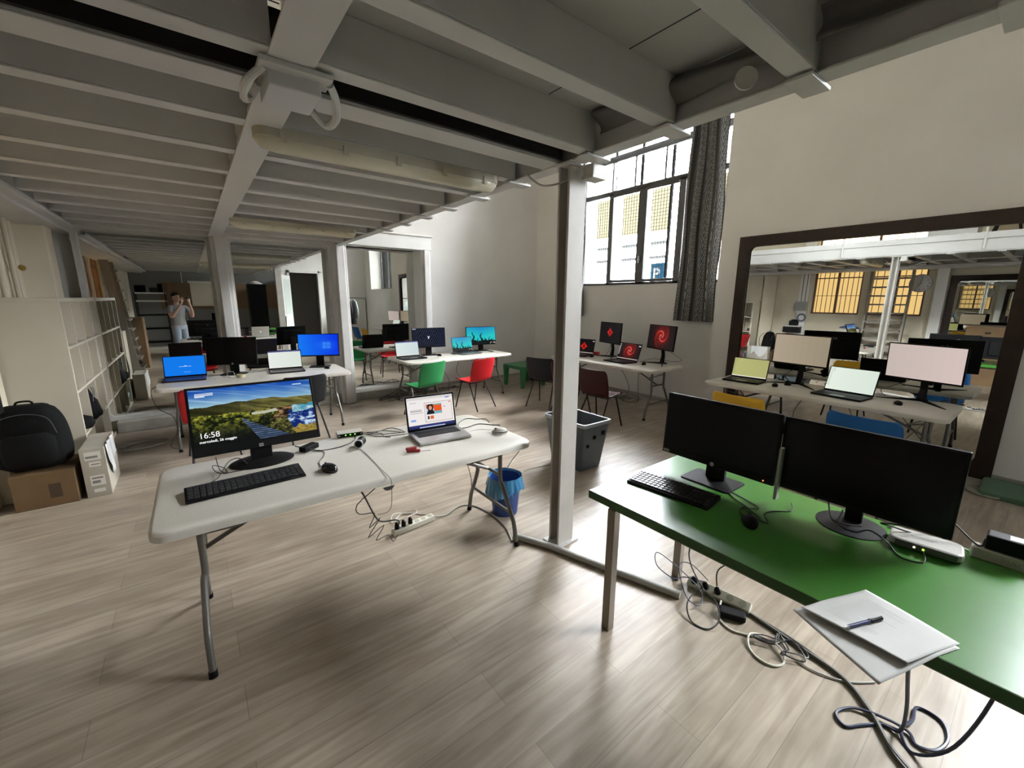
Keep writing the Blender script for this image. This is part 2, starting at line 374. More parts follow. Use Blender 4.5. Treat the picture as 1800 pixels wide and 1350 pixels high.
# ------------------------------------------------------------------ outside: street and facing building
OUT = mat('facade_plaster', (.6, .61, .62), .8, var=.05, vscale=1)
fa = thing('facade_building', 'sunlit pale building across the street, seen through the iron window', 'building', (13.5, 0, 0))
obj('wall', MB().box(0, .5, -8, 22, -1, 6.3), OUT, fa)
wn_ = MB()
for k in range(9):
    y = -7+k*3.6
    for z in (.3,): obj('window', MB().box(-.04, 0, y, y+1.3, z, z+1.3), mat('facade_pane', (.012, .013, .014), .9, spec=0), fa)
obj('cornice', MB().box(-.2, .5, -8, 22, 6.3, 6.45), OUT, fa)
for k in range(12):
    y = 1.2+k*1.25
    obj('ochre_panel', MB().box(-.06, 0, y, y+.74, 4.1, 5.5), mat('facade_ochre', (.012, .0108, .0066), .9, spec=0), fa)
    obj('lower_panel', MB().box(-.06, 0, y+.05, y+.7, 3.62, 3.74), mat('facade_grey', (.008, .0083, .008), .9, spec=0), fa)
    obj('ledge', MB().box(-.12, 0, y+.05, y+.68, 3.15, 3.24), mat('facade_dark', (.006, .006, .006), .9, spec=0), fa)
    obj('upper_panel', MB().box(-.06, 0, y+.1, y+.62, 5.58, 5.6), mat('facade_grey', (.008, .0083, .008), .9, spec=0), fa)
struct('street', MB().box(6.8, 13.5, -10, 24, -1.2, -1.0), mat('asphalt', (.3, .3, .3), .9))
t = thing('parking_sign', 'blue parking sign outside, low behind the window grille', 'sign', (7.6, 5.1, -1))
obj('pole', MB().tube([(0.03, 0, 0), (0.03, 0, 3.45)], .025), SILVER, t)
obj('sign_plate', MB().box(-.01, .01, -.15, .15, 3.02, 3.42), mat('sign_blue', (.0025, .0085, .014), .9, spec=0), t)
text('letter', 'P', .32, mat('sign_white', (.05, .05, .05), .9, spec=0), t, (-.014, .1, 3.1), (R(90), 0, R(-90)), bold=.006)

# ------------------------------------------------------------------ mezzanine
mz = thing('mezzanine', 'grey painted steel mezzanine with ribbed joists over the left half of the studio', 'mezzanine')
dk = MB()
dk.box(XL, .37, -2.7, 1.76, 2.655, 2.70).box(.37, 1.93, -2.7, 1.76, 2.655, 2.70).box(XL, 1.93, 1.93, YB, 2.655, 2.70)  # deck and beams run farther back, an added stretch shading the hall's rear
obj('deck', dk, DECK, mz)
obj('slot_shade', MB().box(XL, 1.85, 1.745, 1.945, 2.60, 2.62), DARKV, mz)  # black strip put in as the darkness up inside the open slot
sg = MB()
for y in (.745, 1.295, 1.775): obj('board_joint', MB().box(-.95, 1.84, y, y+.004, 2.6535, 2.656), DARKV, mz)
for x, a, b in ((1.10, -.3, .66), (1.50, .745, 1.21), (1.50, 1.30, 1.68), (1.42, 2.1, 2.38)): obj('board_joint', MB().box(x, x+.004, a, b, 2.6535, 2.656), DARKV, mz)
obj('slot_shade', MB().box(XL, 1.84, 1.925, 1.944, 2.485, 2.61), DARKV, mz)  # black upright strip standing for the shade in the beam's open side
JY = [-2.5, -1.95, -1.4, -.85, -.33, .19, .70, 1.25, 1.73, 2.43, 2.93, 3.42, 3.91, 4.40, 4.90, 5.40, 5.90, 6.40]
def joist(y, x0, x1, w=.085):
    m = MB().box(x0, x1, y-w/2, y+w/2, 2.47, 2.478).box(x0, x1, y+w/2-.006, y+w/2, 2.478, 2.655)
    m.box(x0, x1, y-w/2, y-w/2+.006, 2.478, 2.655)
    return m
for y in JY:
    obj('joist', joist(y, -.92, .31), BEAM, mz, bevel=.003); obj('joist', joist(y, .44, 1.85), BEAM, mz, bevel=.003)
for x0, x1 in ((-.92, .31), (.44, 1.85)): obj('joist', joist(2.025, x0, x1, .15), BEAM, mz, bevel=.003)
obj('spine_beam', MB().box(.30, .445, -2.7, 6.86, 2.462, 2.472).box(.36, .385, -2.7, 6.86, 2.47, 2.655), BEAM, mz, bevel=.003)
obj('edge_beam', MB().box(1.84, 1.94, -2.7, 6.86, 2.462, 2.472).box(1.885, 1.9, -2.7, 6.86, 2.47, 2.655).box(1.84, 1.94, -2.7, 6.86, 2.645, 2.655), BEAM, mz, bevel=.003)
obj('wall_beam', MB().box(-1.02, -.92, -2.7, 6.86, 2.43, 2.47).box(XL, -1.0, -2.7, YB, 2.40, 2.655), BEAM, mz, bevel=.006)
obj('fascia', MB().box(1.925, 1.945, -2.7, 6.86, 2.48, 2.645).box(1.93, 1.97, -2.7, 6.86, 2.655, 2.75), WHITEP, mz)
for y in JY[5:15]: obj('bracket', MB().box(1.80, 1.985, y-.045, y+.045, 2.448, 2.462).cbox((1.965, y, 2.468), (.03, .02, .02)), BEAM, mz, bevel=.003)
for y in (-2.6, -.9, .9, 2.7, 4.5): obj('railing_post', MB().tube([(1.96, y, 2.5), (1.96, y, 3.7)], .018), WHITEP, mz)
obj('railing', MB().tube([(1.96, -2.7, 3.68), (1.96, 6.4, 3.68)], .02), WHITEP, mz)

t = thing('steel_column', 'pale grey steel column carrying the mezzanine edge in mid-room', 'column', (1.915, 1.9, 0))
c = MB().box(-.07, .07, -.035, -.017, 0, 2.46).box(-.07, .07, .045, .062, 0, 2.46).box(-.006, .006, -.02, .05, 0, 2.46)
obj('shaft', c, mat('column_paint', (.46, .435, .395), .5, var=.08, vscale=5, bump=.04), t, bevel=.003)
obj('base_plate', MB().box(-.1, .1, -.06, .09, 0, .012), BEAM, t); obj('head_plate', MB().box(-.09, .09, -.06, .08, 2.45, 2.464), BEAM, t)
JB = mat('junction_plastic', (.58, .58, .56), .35)
t = thing('junction_box', 'grey junction box with two flexible conduits under the central beam', 'electrical box', (.375, 1.87, 2.398))
obj('box', MB().box(-.07, .10, -.10, .10, 0, .055), JB, t, bevel=.006)
obj('mounting_plate', MB().box(-.10, .13, -.15, -.04, .045, .062), JB, t)
obj('conduit', MB().tube(spline([(-.08, -.1, .05), (-.13, -.04, .01), (-.13, .05, -.01), (-.10, .1, .02), (-.08, .05, .05)]), .013, 8), JB, t, smooth=True)
obj('conduit', MB().tube(spline([(.13, -.1, .05), (.165, -.04, .03), (.185, .04, -.01), (.16, .10, -.02), (.10, .08, .02)]), .015, 8), JB, t, smooth=True)
t = thing('junction_box', 'small white junction box on top of the steel column', 'electrical box', (1.98, 1.80, 2.382))
obj('box', MB().box(-.055, .055, -.04, .04, 0, .07), WHITEPL, t, bevel=.008); obj('lid', MB().box(-.06, .06, -.045, .045, -.012, .010), WHITEPL, t, bevel=.004)
obj('cable', MB().tube(spline([(-.06, .02, .07), (-.1, .1, .0), (-.2, .22, -.03), (-.27, .3, .04)]), .006), GREYC, t, smooth=True)
LT = mat('yellowed_cover', (.56, .53, .40), .25, coat=.3, var=.05); LB = mat('yellowed_body', (.45, .42, .32), .5)
def tube_light(label, x0, x1, y):
    t = thing('ceiling_light', label, 'light fixture', ((x0+x1)/2, y, 2.47), 0, None); L = (x1-x0)/2
    obj('body', MB().prism(rrect(2*L, .12, .05), -.045, 0), LB, t)
    pr = [(-L, .2), (-L+.03, .8), (-L+.09, 1), (L-.09, 1), (L-.03, .8), (L, .2)]
    obj('cover', MB().loft([[(x, .056*s*cos(a), -.042-.058*s*abs(sin(a))) for a in [R(180+k*18) for k in range(11)]] for x, s in pr]), LT, t, smooth=True)
    for k in range(5):
        x = -L+.12+k*(2*L-.24)/4
        for s in (-1, 1): obj('clip', MB().box(x-.012, x+.012, s*.062-.004, s*.062+.004, -.065, -.02), LB, t)
    obj('bracket', MB().box(-.02, .02, -.03, .03, 0, .0), LB, t) if 0 else None
tube_light('yellowed tube light fixture mounted nearest, across the right bay of the mezzanine', .33, 1.72, 2.44)
tube_light('yellowed tube light fixture mounted farthest, just before the back wall mirrors', .42, 1.66, 5.22)
# cloth tucked behind edge beam, round cap
cl = MB()
def clf(u, v):
    y = -.2+u*1.85; return (1.80-.03*sin(v*5+u*7)+.03*v, y, 2.648-.10*v+.006*sin(u*17+v*5))
obj_ = obj('grey_cloth', cl.grid(clf, 60, 14), mat('grey_cloth', (.17, .16, .15), .95, var=.2), smooth=True, solid=.004)
tag(obj_, 'dark grey cloth tucked along the mezzanine edge above the window', 'cloth')
o = obj('round_cap', MB().lathe([(0, 0), (.036, 0), (.04, .004), (.04, .014), (0, .016)], 28), WHITEPL, loc=(1.80, .885, 2.515), rot=(R(90), 0, R(-50)), smooth=True)
tag(o, 'round pale cap fixed under the mezzanine near the top right', 'ceiling fitting')

# conduit on the floor
o = obj('cable_duct', MB().tube([(1.66, 2.13, .018), (1.78, 1.88, .02), (1.93, 1.42, .02), (2.05, 1.07, .02)], .026, 10, flat=.8), mat('duct_grey', (.38, .37, .34), .4), smooth=True)
tag(o, 'thick grey cable duct on the floor past the foot of the steel column', 'cable duct')

# ------------------------------------------------------------------ curtains
def curtain(label, y0, y1, z0, z1, folds, seed, x=6.12):
    rnd = random.Random(seed); ph = rnd.random()*6
    A = .04
    def pos(u, v):
        z = z1+(z0-z1)*v; flare = 1+.18*v
        y = (y0+y1)/2+(u-.5)*(y1-y0)*flare + .012*sin(3*v*pi+u*5)
        return (x+A*sin(u*folds*2*pi+ph)+.012*sin(u*31+v*4), y, z)
    def col(u, v):
        s = (u*3.3) % 1; L = v*(z1-z0); d = .17+.02*sin(u*90)
        lt = .66
        if s < .12: c = .22
        elif s < .24: c = lt if (L*22+abs(s-.18)*22) % 1 < .45 else .2
        elif s < .42:
            c = lt*.85 if (L*11 + abs(s-.33)*14) % 1 < .42 else .24
        elif s < .62: c = .32
        elif s < .80:
            e = .66+.05*sin(L*38)+.03*sin(L*83); c = lt if s > e and s < .76+.02*sin(L*50) else .25
        elif s < .84: c = lt*.8 if (L*30) % 1 < .5 else .1
        else: c = .3
        return (c, c*.99, c*.97)
    t = thing('curtain', label, 'curtain')
    paint('fabric', pos, col, 260, 420, vcol_mat('curtain_fabric', 0, .95), t, smooth=False)
    return t
curtain('grey and white patterned curtain hanging at the right side of the window', 3.15, 3.66, 1.37, 4.20, 3.6, 1, 6.10)
curtain('narrow grey patterned curtain at the left side of the window, behind the steel column', 5.72, 6.02, 1.37, 4.20, 2.5, 2, 6.10)
t = thing('curtain_rail', 'white curtain rail across the top of the tall window', 'curtain rail')
obj('rail', MB().box(6.08, 6.14, 3.03, 6.3, 4.265, 4.315).box(6.16, 6.2, 3.03, 6.3, 4.225, 4.265), WHITEP, t)
obj('rail_groove', MB().box(6.075, 6.08, 3.03, 6.3, 4.28, 4.29), DARKV, t)
# ================================================================== FURNITURE
def folding_table(label, cx, cy, rz, L=2.0, D=.86, off=0):
    t = thing('folding_table', label, 'table', (cx, cy, 0), rz)
    m = MB(); rings = []
    for dz, ins in ((.696, .012), (.700, .0), (.728, .0), (.736, .006), (.74, .016)):
        rings.append([(x, y, dz) for x, y in rrect(L-2*ins, D-2*ins, .075, 6)])
    m.loft(rings); m.loft([[(x, y, z) for x, y in rrect(L-.1, D-.1, .06, 6)] for z in (.690, .697)])
    obj('tabletop', m, TBL, t, smooth=40)
    for sx in (-1, 1):
        x = sx*(L/2-.16)
        for sy in (-1, 1):
            P = [(x, off+sy*.15, .69), (x, off+sy*.15, .45), (x+sx*.01, off+sy*.165, .39), (x+sx*.02, off+sy*.25, .22), (x+sx*.022, off+sy*.285, .15), (x+sx*.022, off+sy*.315, .012)]
            obj('leg', MB().tube(spline(P, 4), .0155, 10), LEGM, t, smooth=True)
            obj('foot_cap', MB().tube([(x+sx*.022, off+sy*.311, .03), (x+sx*.022, off+sy*.317, 0)], .0185, 10), BLKP, t, smooth=40)
        obj('crossbar', MB().tube([(x, off-.15, .47), (x, off+.15, .47)], .011), LEGM, t, smooth=True)
        obj('crossbar', MB().tube([(x+sx*.02, off-.25, .22), (x+sx*.02, off+.25, .22)], .011), LEGM, t, smooth=True)
        obj('brace', MB().tube([(x, off, .47), (sx*(L/2-.62), off, .685)], .012), LEGM, t, smooth=True)
        obj('brace_link', MB().tube([(x-sx*.16, off, .545), (x, off-.15, .62)], .007).tube([(x-sx*.16, off, .545), (x, off+.15, .62)], .007), LEGM, t)
    return t
folding_table('white plastic folding table nearest the camera, with the wide landscape monitor and open silver laptop', .76, 2.48, R(-.6), off=-.11)
folding_table('cream folding table at the left before the wall mirrors, with two blue screens', .61, 5.98, R(-.5))
folding_table('white folding table by the far right mirror, with a green and a red chair', 3.50, 6.27, R(0))
folding_table('white folding table under the iron window, with two red-swirl monitors', 5.27, 4.24, R(90.5))
folding_table('white folding table against the big brown framed mirror, with blank pale monitors', 5.22, 1.45, R(90), L=2.08, D=.84)
# green desk
GR = mat('green_laminate', (.045, .165, .024), .27, var=.05, vscale=4)
GE = mat('green_edge', (.02, .075, .01), .6)
t = thing('green_desk', 'bright green desk at the lower right with two black monitors', 'desk', (1.885, .18, 0))
obj('desktop', MB().box(-.395, .405, -1.12, 1.12, .7055, .745), GR, t, bevel=.002)
obj('front_edge', MB().box(-.3965, -.395, -1.12, 1.12, .7055, .744), GE, t)
DL = mat('desk_leg_metal', (.24, .21, .17), .35, metal=.7)
for sx, sy in ((-.34, 1.0), (.31, 1.0), (-.34, -1.05), (.31, -1.05)):
    obj('leg', MB().box(sx-.022, sx+.022, sy-.022, sy+.022, .0, .675), DL, t, bevel=.002)
for sx in (-.34, .31): obj('rail', MB().box(sx-.015, sx+.015, -1.03, .98, .675, .7055), DL, t)
for sy in (1.0, -1.05): obj('rail', MB().box(-.325, .295, sy-.015, sy+.015, .675, .7055), DL, t)
# low green garden table in the corner
GP = mat('green_garden_plastic', (.02, .15, .05), .45)
t = thing('garden_table', 'low green plastic garden table standing in the far corner', 'table', (5.18, 6.33, 0), R(2))
obj('tabletop', MB().prism(rrect(.66, .62, .05), .405, .425).prism(rrect(.62, .58, .04), .36, .405), GP, t, bevel=.004)
for sx in (-1, 1):
    for sy in (-1, 1):
        x, y = sx*.275, sy*.255
        obj('leg', MB().loft([[(x+a*.045*k, y+b*.045*k, z) for a, b in ((-1, -1), (1, -1), (1, 1), (-1, 1))] for z, k in ((0, .62), (.4, 1))]), GP, t, bevel=.004)

# chairs
def chair(label, top, ang, colr, name='stacking_chair', group=None):
    """top = xy of the middle of the backrest's top edge, ang = facing direction (0 = +Y, clockwise negative)"""
    a = R(ang); f = (-sin(a), cos(a)); t = thing(name, label, 'chair', (top[0]+f[0]*.27, top[1]+f[1]*.27, 0), a, group)
    prof = [(.215, .425), (.19, .447), (.12, .452), (.0, .432), (-.10, .425), (-.155, .44), (-.195, .48), (-.215, .54), (-.235, .62), (-.255, .70), (-.272, .77), (-.28, .80)]
    wid = [.36, .42, .45, .46, .46, .47, .48, .49, .50, .50, .485, .43]
    P = spline([(0, y, z) for y, z in prof], 3); Wd = spline([(w, 0, 0) for w in wid], 3); n = len(P)-1
    def fn(u, v):
        i = min(n, int(round(v*n))); p = P[i]; w = Wd[i].x; s = 2*u-1; k = max(0, min(1, (v-.35)/.25))
        return (s*w/2, p.y+.055*abs(s)**2.2*k, p.z+.022*abs(s)**2.5*(1-k))
    obj('shell', MB().grid(fn, 14, n), colr, t, smooth=True, solid=.006)
    for sx in (-1, 1):
        obj('leg', MB().tube([(sx*.17, .10, .42), (sx*.215, .20, .0)], .0105, 8), BLKM, t, smooth=True)
        obj('leg', MB().tube([(sx*.17, -.06, .42), (sx*.21, -.27, .0)], .0105, 8), BLKM, t, smooth=True)
    obj('seat_frame', MB().tube([(-.17, .10, .42), (-.17, -.08, .42)], .011).tube([(.17, .10, .42), (.17, -.08, .42)], .011).tube([(-.17, .09, .415), (.17, .09, .415)], .009).tube([(-.17, -.07, .405), (.17, -.07, .405)], .009), BLKM, t, smooth=True)
    for sx in (-1, 1): obj('link_hook', MB().tube(spline([(sx*.17, .1, .42), (sx*.225, .09, .43), (sx*.225, .03, .43), (sx*.17, .02, .42)], 4), .006, 6), BLKM, t, smooth=True)
    return t
CH = lambda n, c: mat('chair_'+n, c, .5, spec=.2)
chair('green plastic stacking chair pushed up to the far table, seen from behind', (2.70, 5.30), 18, CH('green', (.02, .19, .06)))
chair('bright red plastic stacking chair turned left at the far table, beside the green garden table', (3.50, 5.20), 14, CH('red', (.42, .012, .015)))
chair('dark grey plastic chair half hidden behind the steel column, nearest the garden table', (4.17, 4.78), -70, CH('slate', (.012, .015, .019)))
chair('maroon plastic chair at the window table, in full view right of the column', (4.02, 3.60), -88, CH('maroon', (.04, .007, .009)))
chair('second maroon plastic chair at the window table, mostly hidden behind the column', (4.10, 4.18), -80, CH('maroon', (.04, .007, .009)))
chair('yellow plastic chair pushed up to the white desk by the big mirror', (4.03, 1.76), -92, CH('yellow', (.62, .36, .03)))
chair('blue plastic chair at the white desk by the big mirror, behind the black monitors', (4.06, .82), -97, CH('blue', (.01, .09, .28)))
chair('red plastic chair at the left table, half hidden by the landscape monitor', (.06, 5.02), 3, CH('red', (.42, .012, .015)))
chair('black plastic chair at the left table, right of the red chair', (.98, 5.18), 8, CH('black', (.012, .013, .015)))

# ================================================================== SCREENS
SCR = vcol_mat('lit_display', .92)
def nz(x, y, s=0):
    v = sin(x*12.9898+y*78.233+s*37.7)*43758.5453; return v-math.floor(v)
def vn(x, y, s=0):
    i, j = math.floor(x), math.floor(y); f, g = x-i, y-j; f = f*f*(3-2*f); g = g*g*(3-2*g)
    return (nz(i, j, s)*(1-f)+nz(i+1, j, s)*f)*(1-g)+(nz(i, j+1, s)*(1-f)+nz(i+1, j+1, s)*f)*g
def fb(x, y, s=0): return .5*vn(x, y, s)+.3*vn(2*x, 2*y, s+1)+.2*vn(4*x, 4*y, s+2)
mix = lambda a, b, t: tuple(a[i]*(1-t)+b[i]*t for i in range(3))
def s_land(u, v):
    if .045 < u < .185 and (.915 < v < .93 or .89 < v < .905) or .045 < u < .12 and .865 < v < .88: return (.92, .95, 1)
    if .84 < u < .92 and .925 < v < .94: return (.8, .88, 1)
    hz = .685+.035*math.exp(-((u-.33)/.14)**2)+.05*math.exp(-((u-.60)/.15)**2)+.012*math.exp(-((u-.9)/.07)**2)-.09*max(0, u-.93)*8*.15+.006*sin(u*40)
    if v > hz:
        c = mix((.62, .78, .84), (.09, .30, .66), min(1, (v-hz)/.27)); c = mix(c, (.10, .34, .78), .45*u*(1-abs(2*u-1)))
        k = fb(u*3, v*24+u*9, 4); return mix(c, (.78, .88, .95), max(0, k-.52)*1.7)
    n = fb(u*24, v*26, 1); n2 = fb(u*58, v*52, 3); w = .02*(fb(u*14, v*14, 7)-.5)*2
    if v > .52+w*1.5+.05*abs(u-.5):                                   # hills
        sl = fb(u*9+v*14, v*7, 9); c = mix((.12, .12, .05), (.58, .55, .30), max(0, min(1, (sl-.3)*2.2))*(.35+.75*u))
        if u < .38: c = mix(c, (.16, .17, .06), .5)
        return mix(c, (.05, .05, .03), max(0, .42-n2)*1.2)
    if u > .80+w and v > .40+w+.1*(u-.8) and v < .56: return mix((.22, .55, .66), (.88, .92, .93), max(0, min(1, (n-.3)*2.2)))
    if u > .76+w*2+.25*max(0, .30-v) and .13+w*3+.12*(u-.8) < v < .44+w:    # surf
        return mix((.04, .15, .44), (.80, .88, .96), max(0, min(1, (n-.47)*4.0)))
    if u > .66+w*3 and v > .33+w*2 and u+v*.2 < .97: return mix((.07, .06, .05), (.66, .50, .34), max(0, min(1, (n-.33)*2.6)))
    if .46 < u < .70 and .455+w < v < .50+w+.04*(u-.5): return (.74, .74, .66)
    t = (.40-v)/.40
    if t > 0 and .375+.125*t < u < .40+.36*t**1.15: return mix((.08, .13, .21), (.44, .52, .64), (.5+.5*sin(v*170+u*12))*(.3+n))
    if u > .80+w*2 and v < .16+w*3: return mix((.30, .26, .06), (.88, .76, .42), n2)
    if u > .60 and v < .33: return mix((.06, .07, .03), (.72, .70, .36), max(0, min(1, (n2-.34)*2.4))*(.5+v))
    g_ = fb(u*30, v*20, 11)*.6+n2*.4; c = mix((.04, .07, .02), (.66, .66, .24), max(0, min(1, (g_-.38)*3.4))*(.25+v*1.55))
    return mix(c, (.015, .03, .03), min(.9, max(0, 1-v*2.4)))
def s_web(u, v):
    if v < .11: return (.2, .22, .45) if v > .05 else ((.75, .8, .95) if .22 < u < .78 and .012 < v < .045 else (.13, .15, .35))
    if v > .93: return (.86, .84, .84)
    if v > .90: return (.93, .91, .9) if not .83 < u < .93 else (.35, .45, .85)
    if .36 < u < .965 and .17 < v < .80:
        if u < .367 or u > .958 or v < .178 or v > .792: return (.55, .45, .42)
        if .40 < u < .74 and .42 < v < .74:
            if u < .57:
                du, dv = (u-.49)/.05, (v-.62)/.09
                if du*du+dv*dv*.8 < .5: return (.86, .62, .52)
                if du*du+(dv-.15)**2*.6 < 1.6 or (v < .53 and abs(u-.49) < .09-(v-.42)*.25): return (.08, .08, .1)
                return (.72, .35, .25) if v > .6 else (.75, .8, .9)
            if v < .50: return (.45, .72, .75)
            return (.93, .36, .14) if v < .70 else (.45, .72, .72)
        if .47 < u < .55 and .26 < v < .36: return (.90, .42, .25)
        if .41 < u < .455 and .26 < v < .36: return (.25, .25, .3)
        if .78 < u < .82 and .60 < v < .63: return (.3, .4, .8)
        if .90 < u < .95 and .74 < v < .77: return (.9, .45, .3)
        return (.96, .93, .92)
    if .05 < u < .30 and (abs(v-.60) < .008 or abs(v-.565) < .008): return (.45, .45, .48)
    if .05 < u < .33 and abs(v-.50) < .006: return (.7, .7, .72)
    if .05 < u < .16 and .24 < v < .30: return (.55, .68, .92)
    if .05 < u < .2 and .82 < v < .835: return (.4, .4, .45)
    return (.97, .95, .94)
def s_omen(sc=1.0, icons=False, bar=False, ox=.52, oy=.55, diamond=False):
    def f(u, v):
        x, y = (u-ox)*1.78/sc, (v-oy)/sc
        if icons and u < .05 and (v*11) % 1 < .45 and v > .25: return (.85, .85, .9)
        if icons and u > .9 and .86 < v < .93: return (.8, .8, .8)
        if bar and v < .045: return (.80, .74, .70)
        r = math.hypot(x, y); a = math.atan2(y, x)
        if diamond:
            d = abs(x)+abs(y); g = max(0, 1-abs(d-.16)/.12); n = fb(u*30, v*20, 2)
            g = g*(.55+.7*n)+max(0, 1-abs(y)/.03)*max(0, 1-abs(x)/.5)*.5; 
            return mix((.10, .085, .09) if not bar else (.05, .04, .05), (1, .12, .10), min(1, g))
        ph = (a*1.0 - 3.4*math.log(r+.05)+2.0) % pi; ph = min(ph, pi-ph)
        arm = math.exp(-(ph/.28)**2)*math.exp(-(r/.30)**2); glow = math.exp(-(r/.26)**2)*.45*(.4+fb(u*18, v*14, 5))
        c = mix((.11, .09, .095), (.95, .10, .07), min(1, glow*1.4+arm*.7)); return mix(c, (1, .86, .75), min(1, arm*arm*1.2*math.exp(-(r/.2)**2)))
    return f
def s_plain(c, c2=None, icons=0, bar=0):
    def f(u, v):
        if icons and u < .10 and .18 < v and (u*26) % 1 < .5 and (v*11) % 1 < .45 and (u < .055 or v > .8): return mix(c, (.2, .25, .3), .55)
        if bar and v < .04: return (.95, .95, .9)
        if bar == 2 and v > .93: return (.35, .38, .62)
        return mix(c, c2 or c, u)
    return f
def s_win(u, v):
    c = mix((.08, .50, .98), (.02, .20, .92), max(0, min(1, u*.9+.1*v)))
    x, y = (u-.70)/.10, (v-.47)/.16
    if abs(x) < 1 and abs(y) < 1 and abs(x) > .06 and abs(y) > .06: c = mix(c, (.35, .70, 1), .45)
    return mix(c, (.3, .65, 1), .35*max(0, 1-math.hypot(u-.7, v-.47)*3))
def s_update(u, v):
    if (abs(v-.47) < .012 and .36 < u < .66 and (u*60) % 1 < .75) or (abs(v-.50) < .02 and .49 < u < .53): return (.75, .88, 1)
    if abs(v-.17) < .01 and .46 < u < .62: return (.55, .78, 1)
    return (.06, .49, .95)
def s_cyan(u, v):
    c = mix((.12, .80, .80), (.08, .45, .78), max(0, min(1, (v-.35)*1.1-.5*abs(u-.5))))
    if v < .12 and u > .8 and fb(u*20, v*9, 8) > .5: return (.8, .75, .7)
    h = .12+.10*fb(u*9, 1, 3)+.12*(1-u)*.4
    for cx, hh, w in ((.22, .72, .025), (.5, .66, .03), (.08, .40, .03), (.36, .36, .02), (.66, .34, .03), (.8, .42, .02), (.9, .3, .04)):
        cc = cx+.03*sin(v*14+cx*9)
        if v < hh and abs(u-cc) < w*(1.3-v/hh)*(1+.8*nz(int(v*40), int(cx*9))): return (.06, .10, .10)
    return (.05, .08, .08) if v < h+.05*nz(int(u*60), 2) else c
def s_hex(u, v):
    if .45 < u < .52:
        x, y = (u-.485)/.03, (v-.5)/.07
        if -1 < y < 1 and ((y > 0 and abs(abs(x)-y) < .45) or (y <= 0 and abs(x) < .4)): return (.95, .95, 1)
    if v > .95 and u < .1: return (.8, .8, .85)
    X, Y = u*14+(.5 if int(v*9) % 2 else 0), v*9; x, y = X % 1, Y % 1
    d = x-y*.6
    return mix((.03, .04, .09), (.42, .50, .78), max(0, 1-abs(d-.25)/.18)*(.35+.6*y)*(.5+.5*nz(int(X), int(Y))))
blank = None

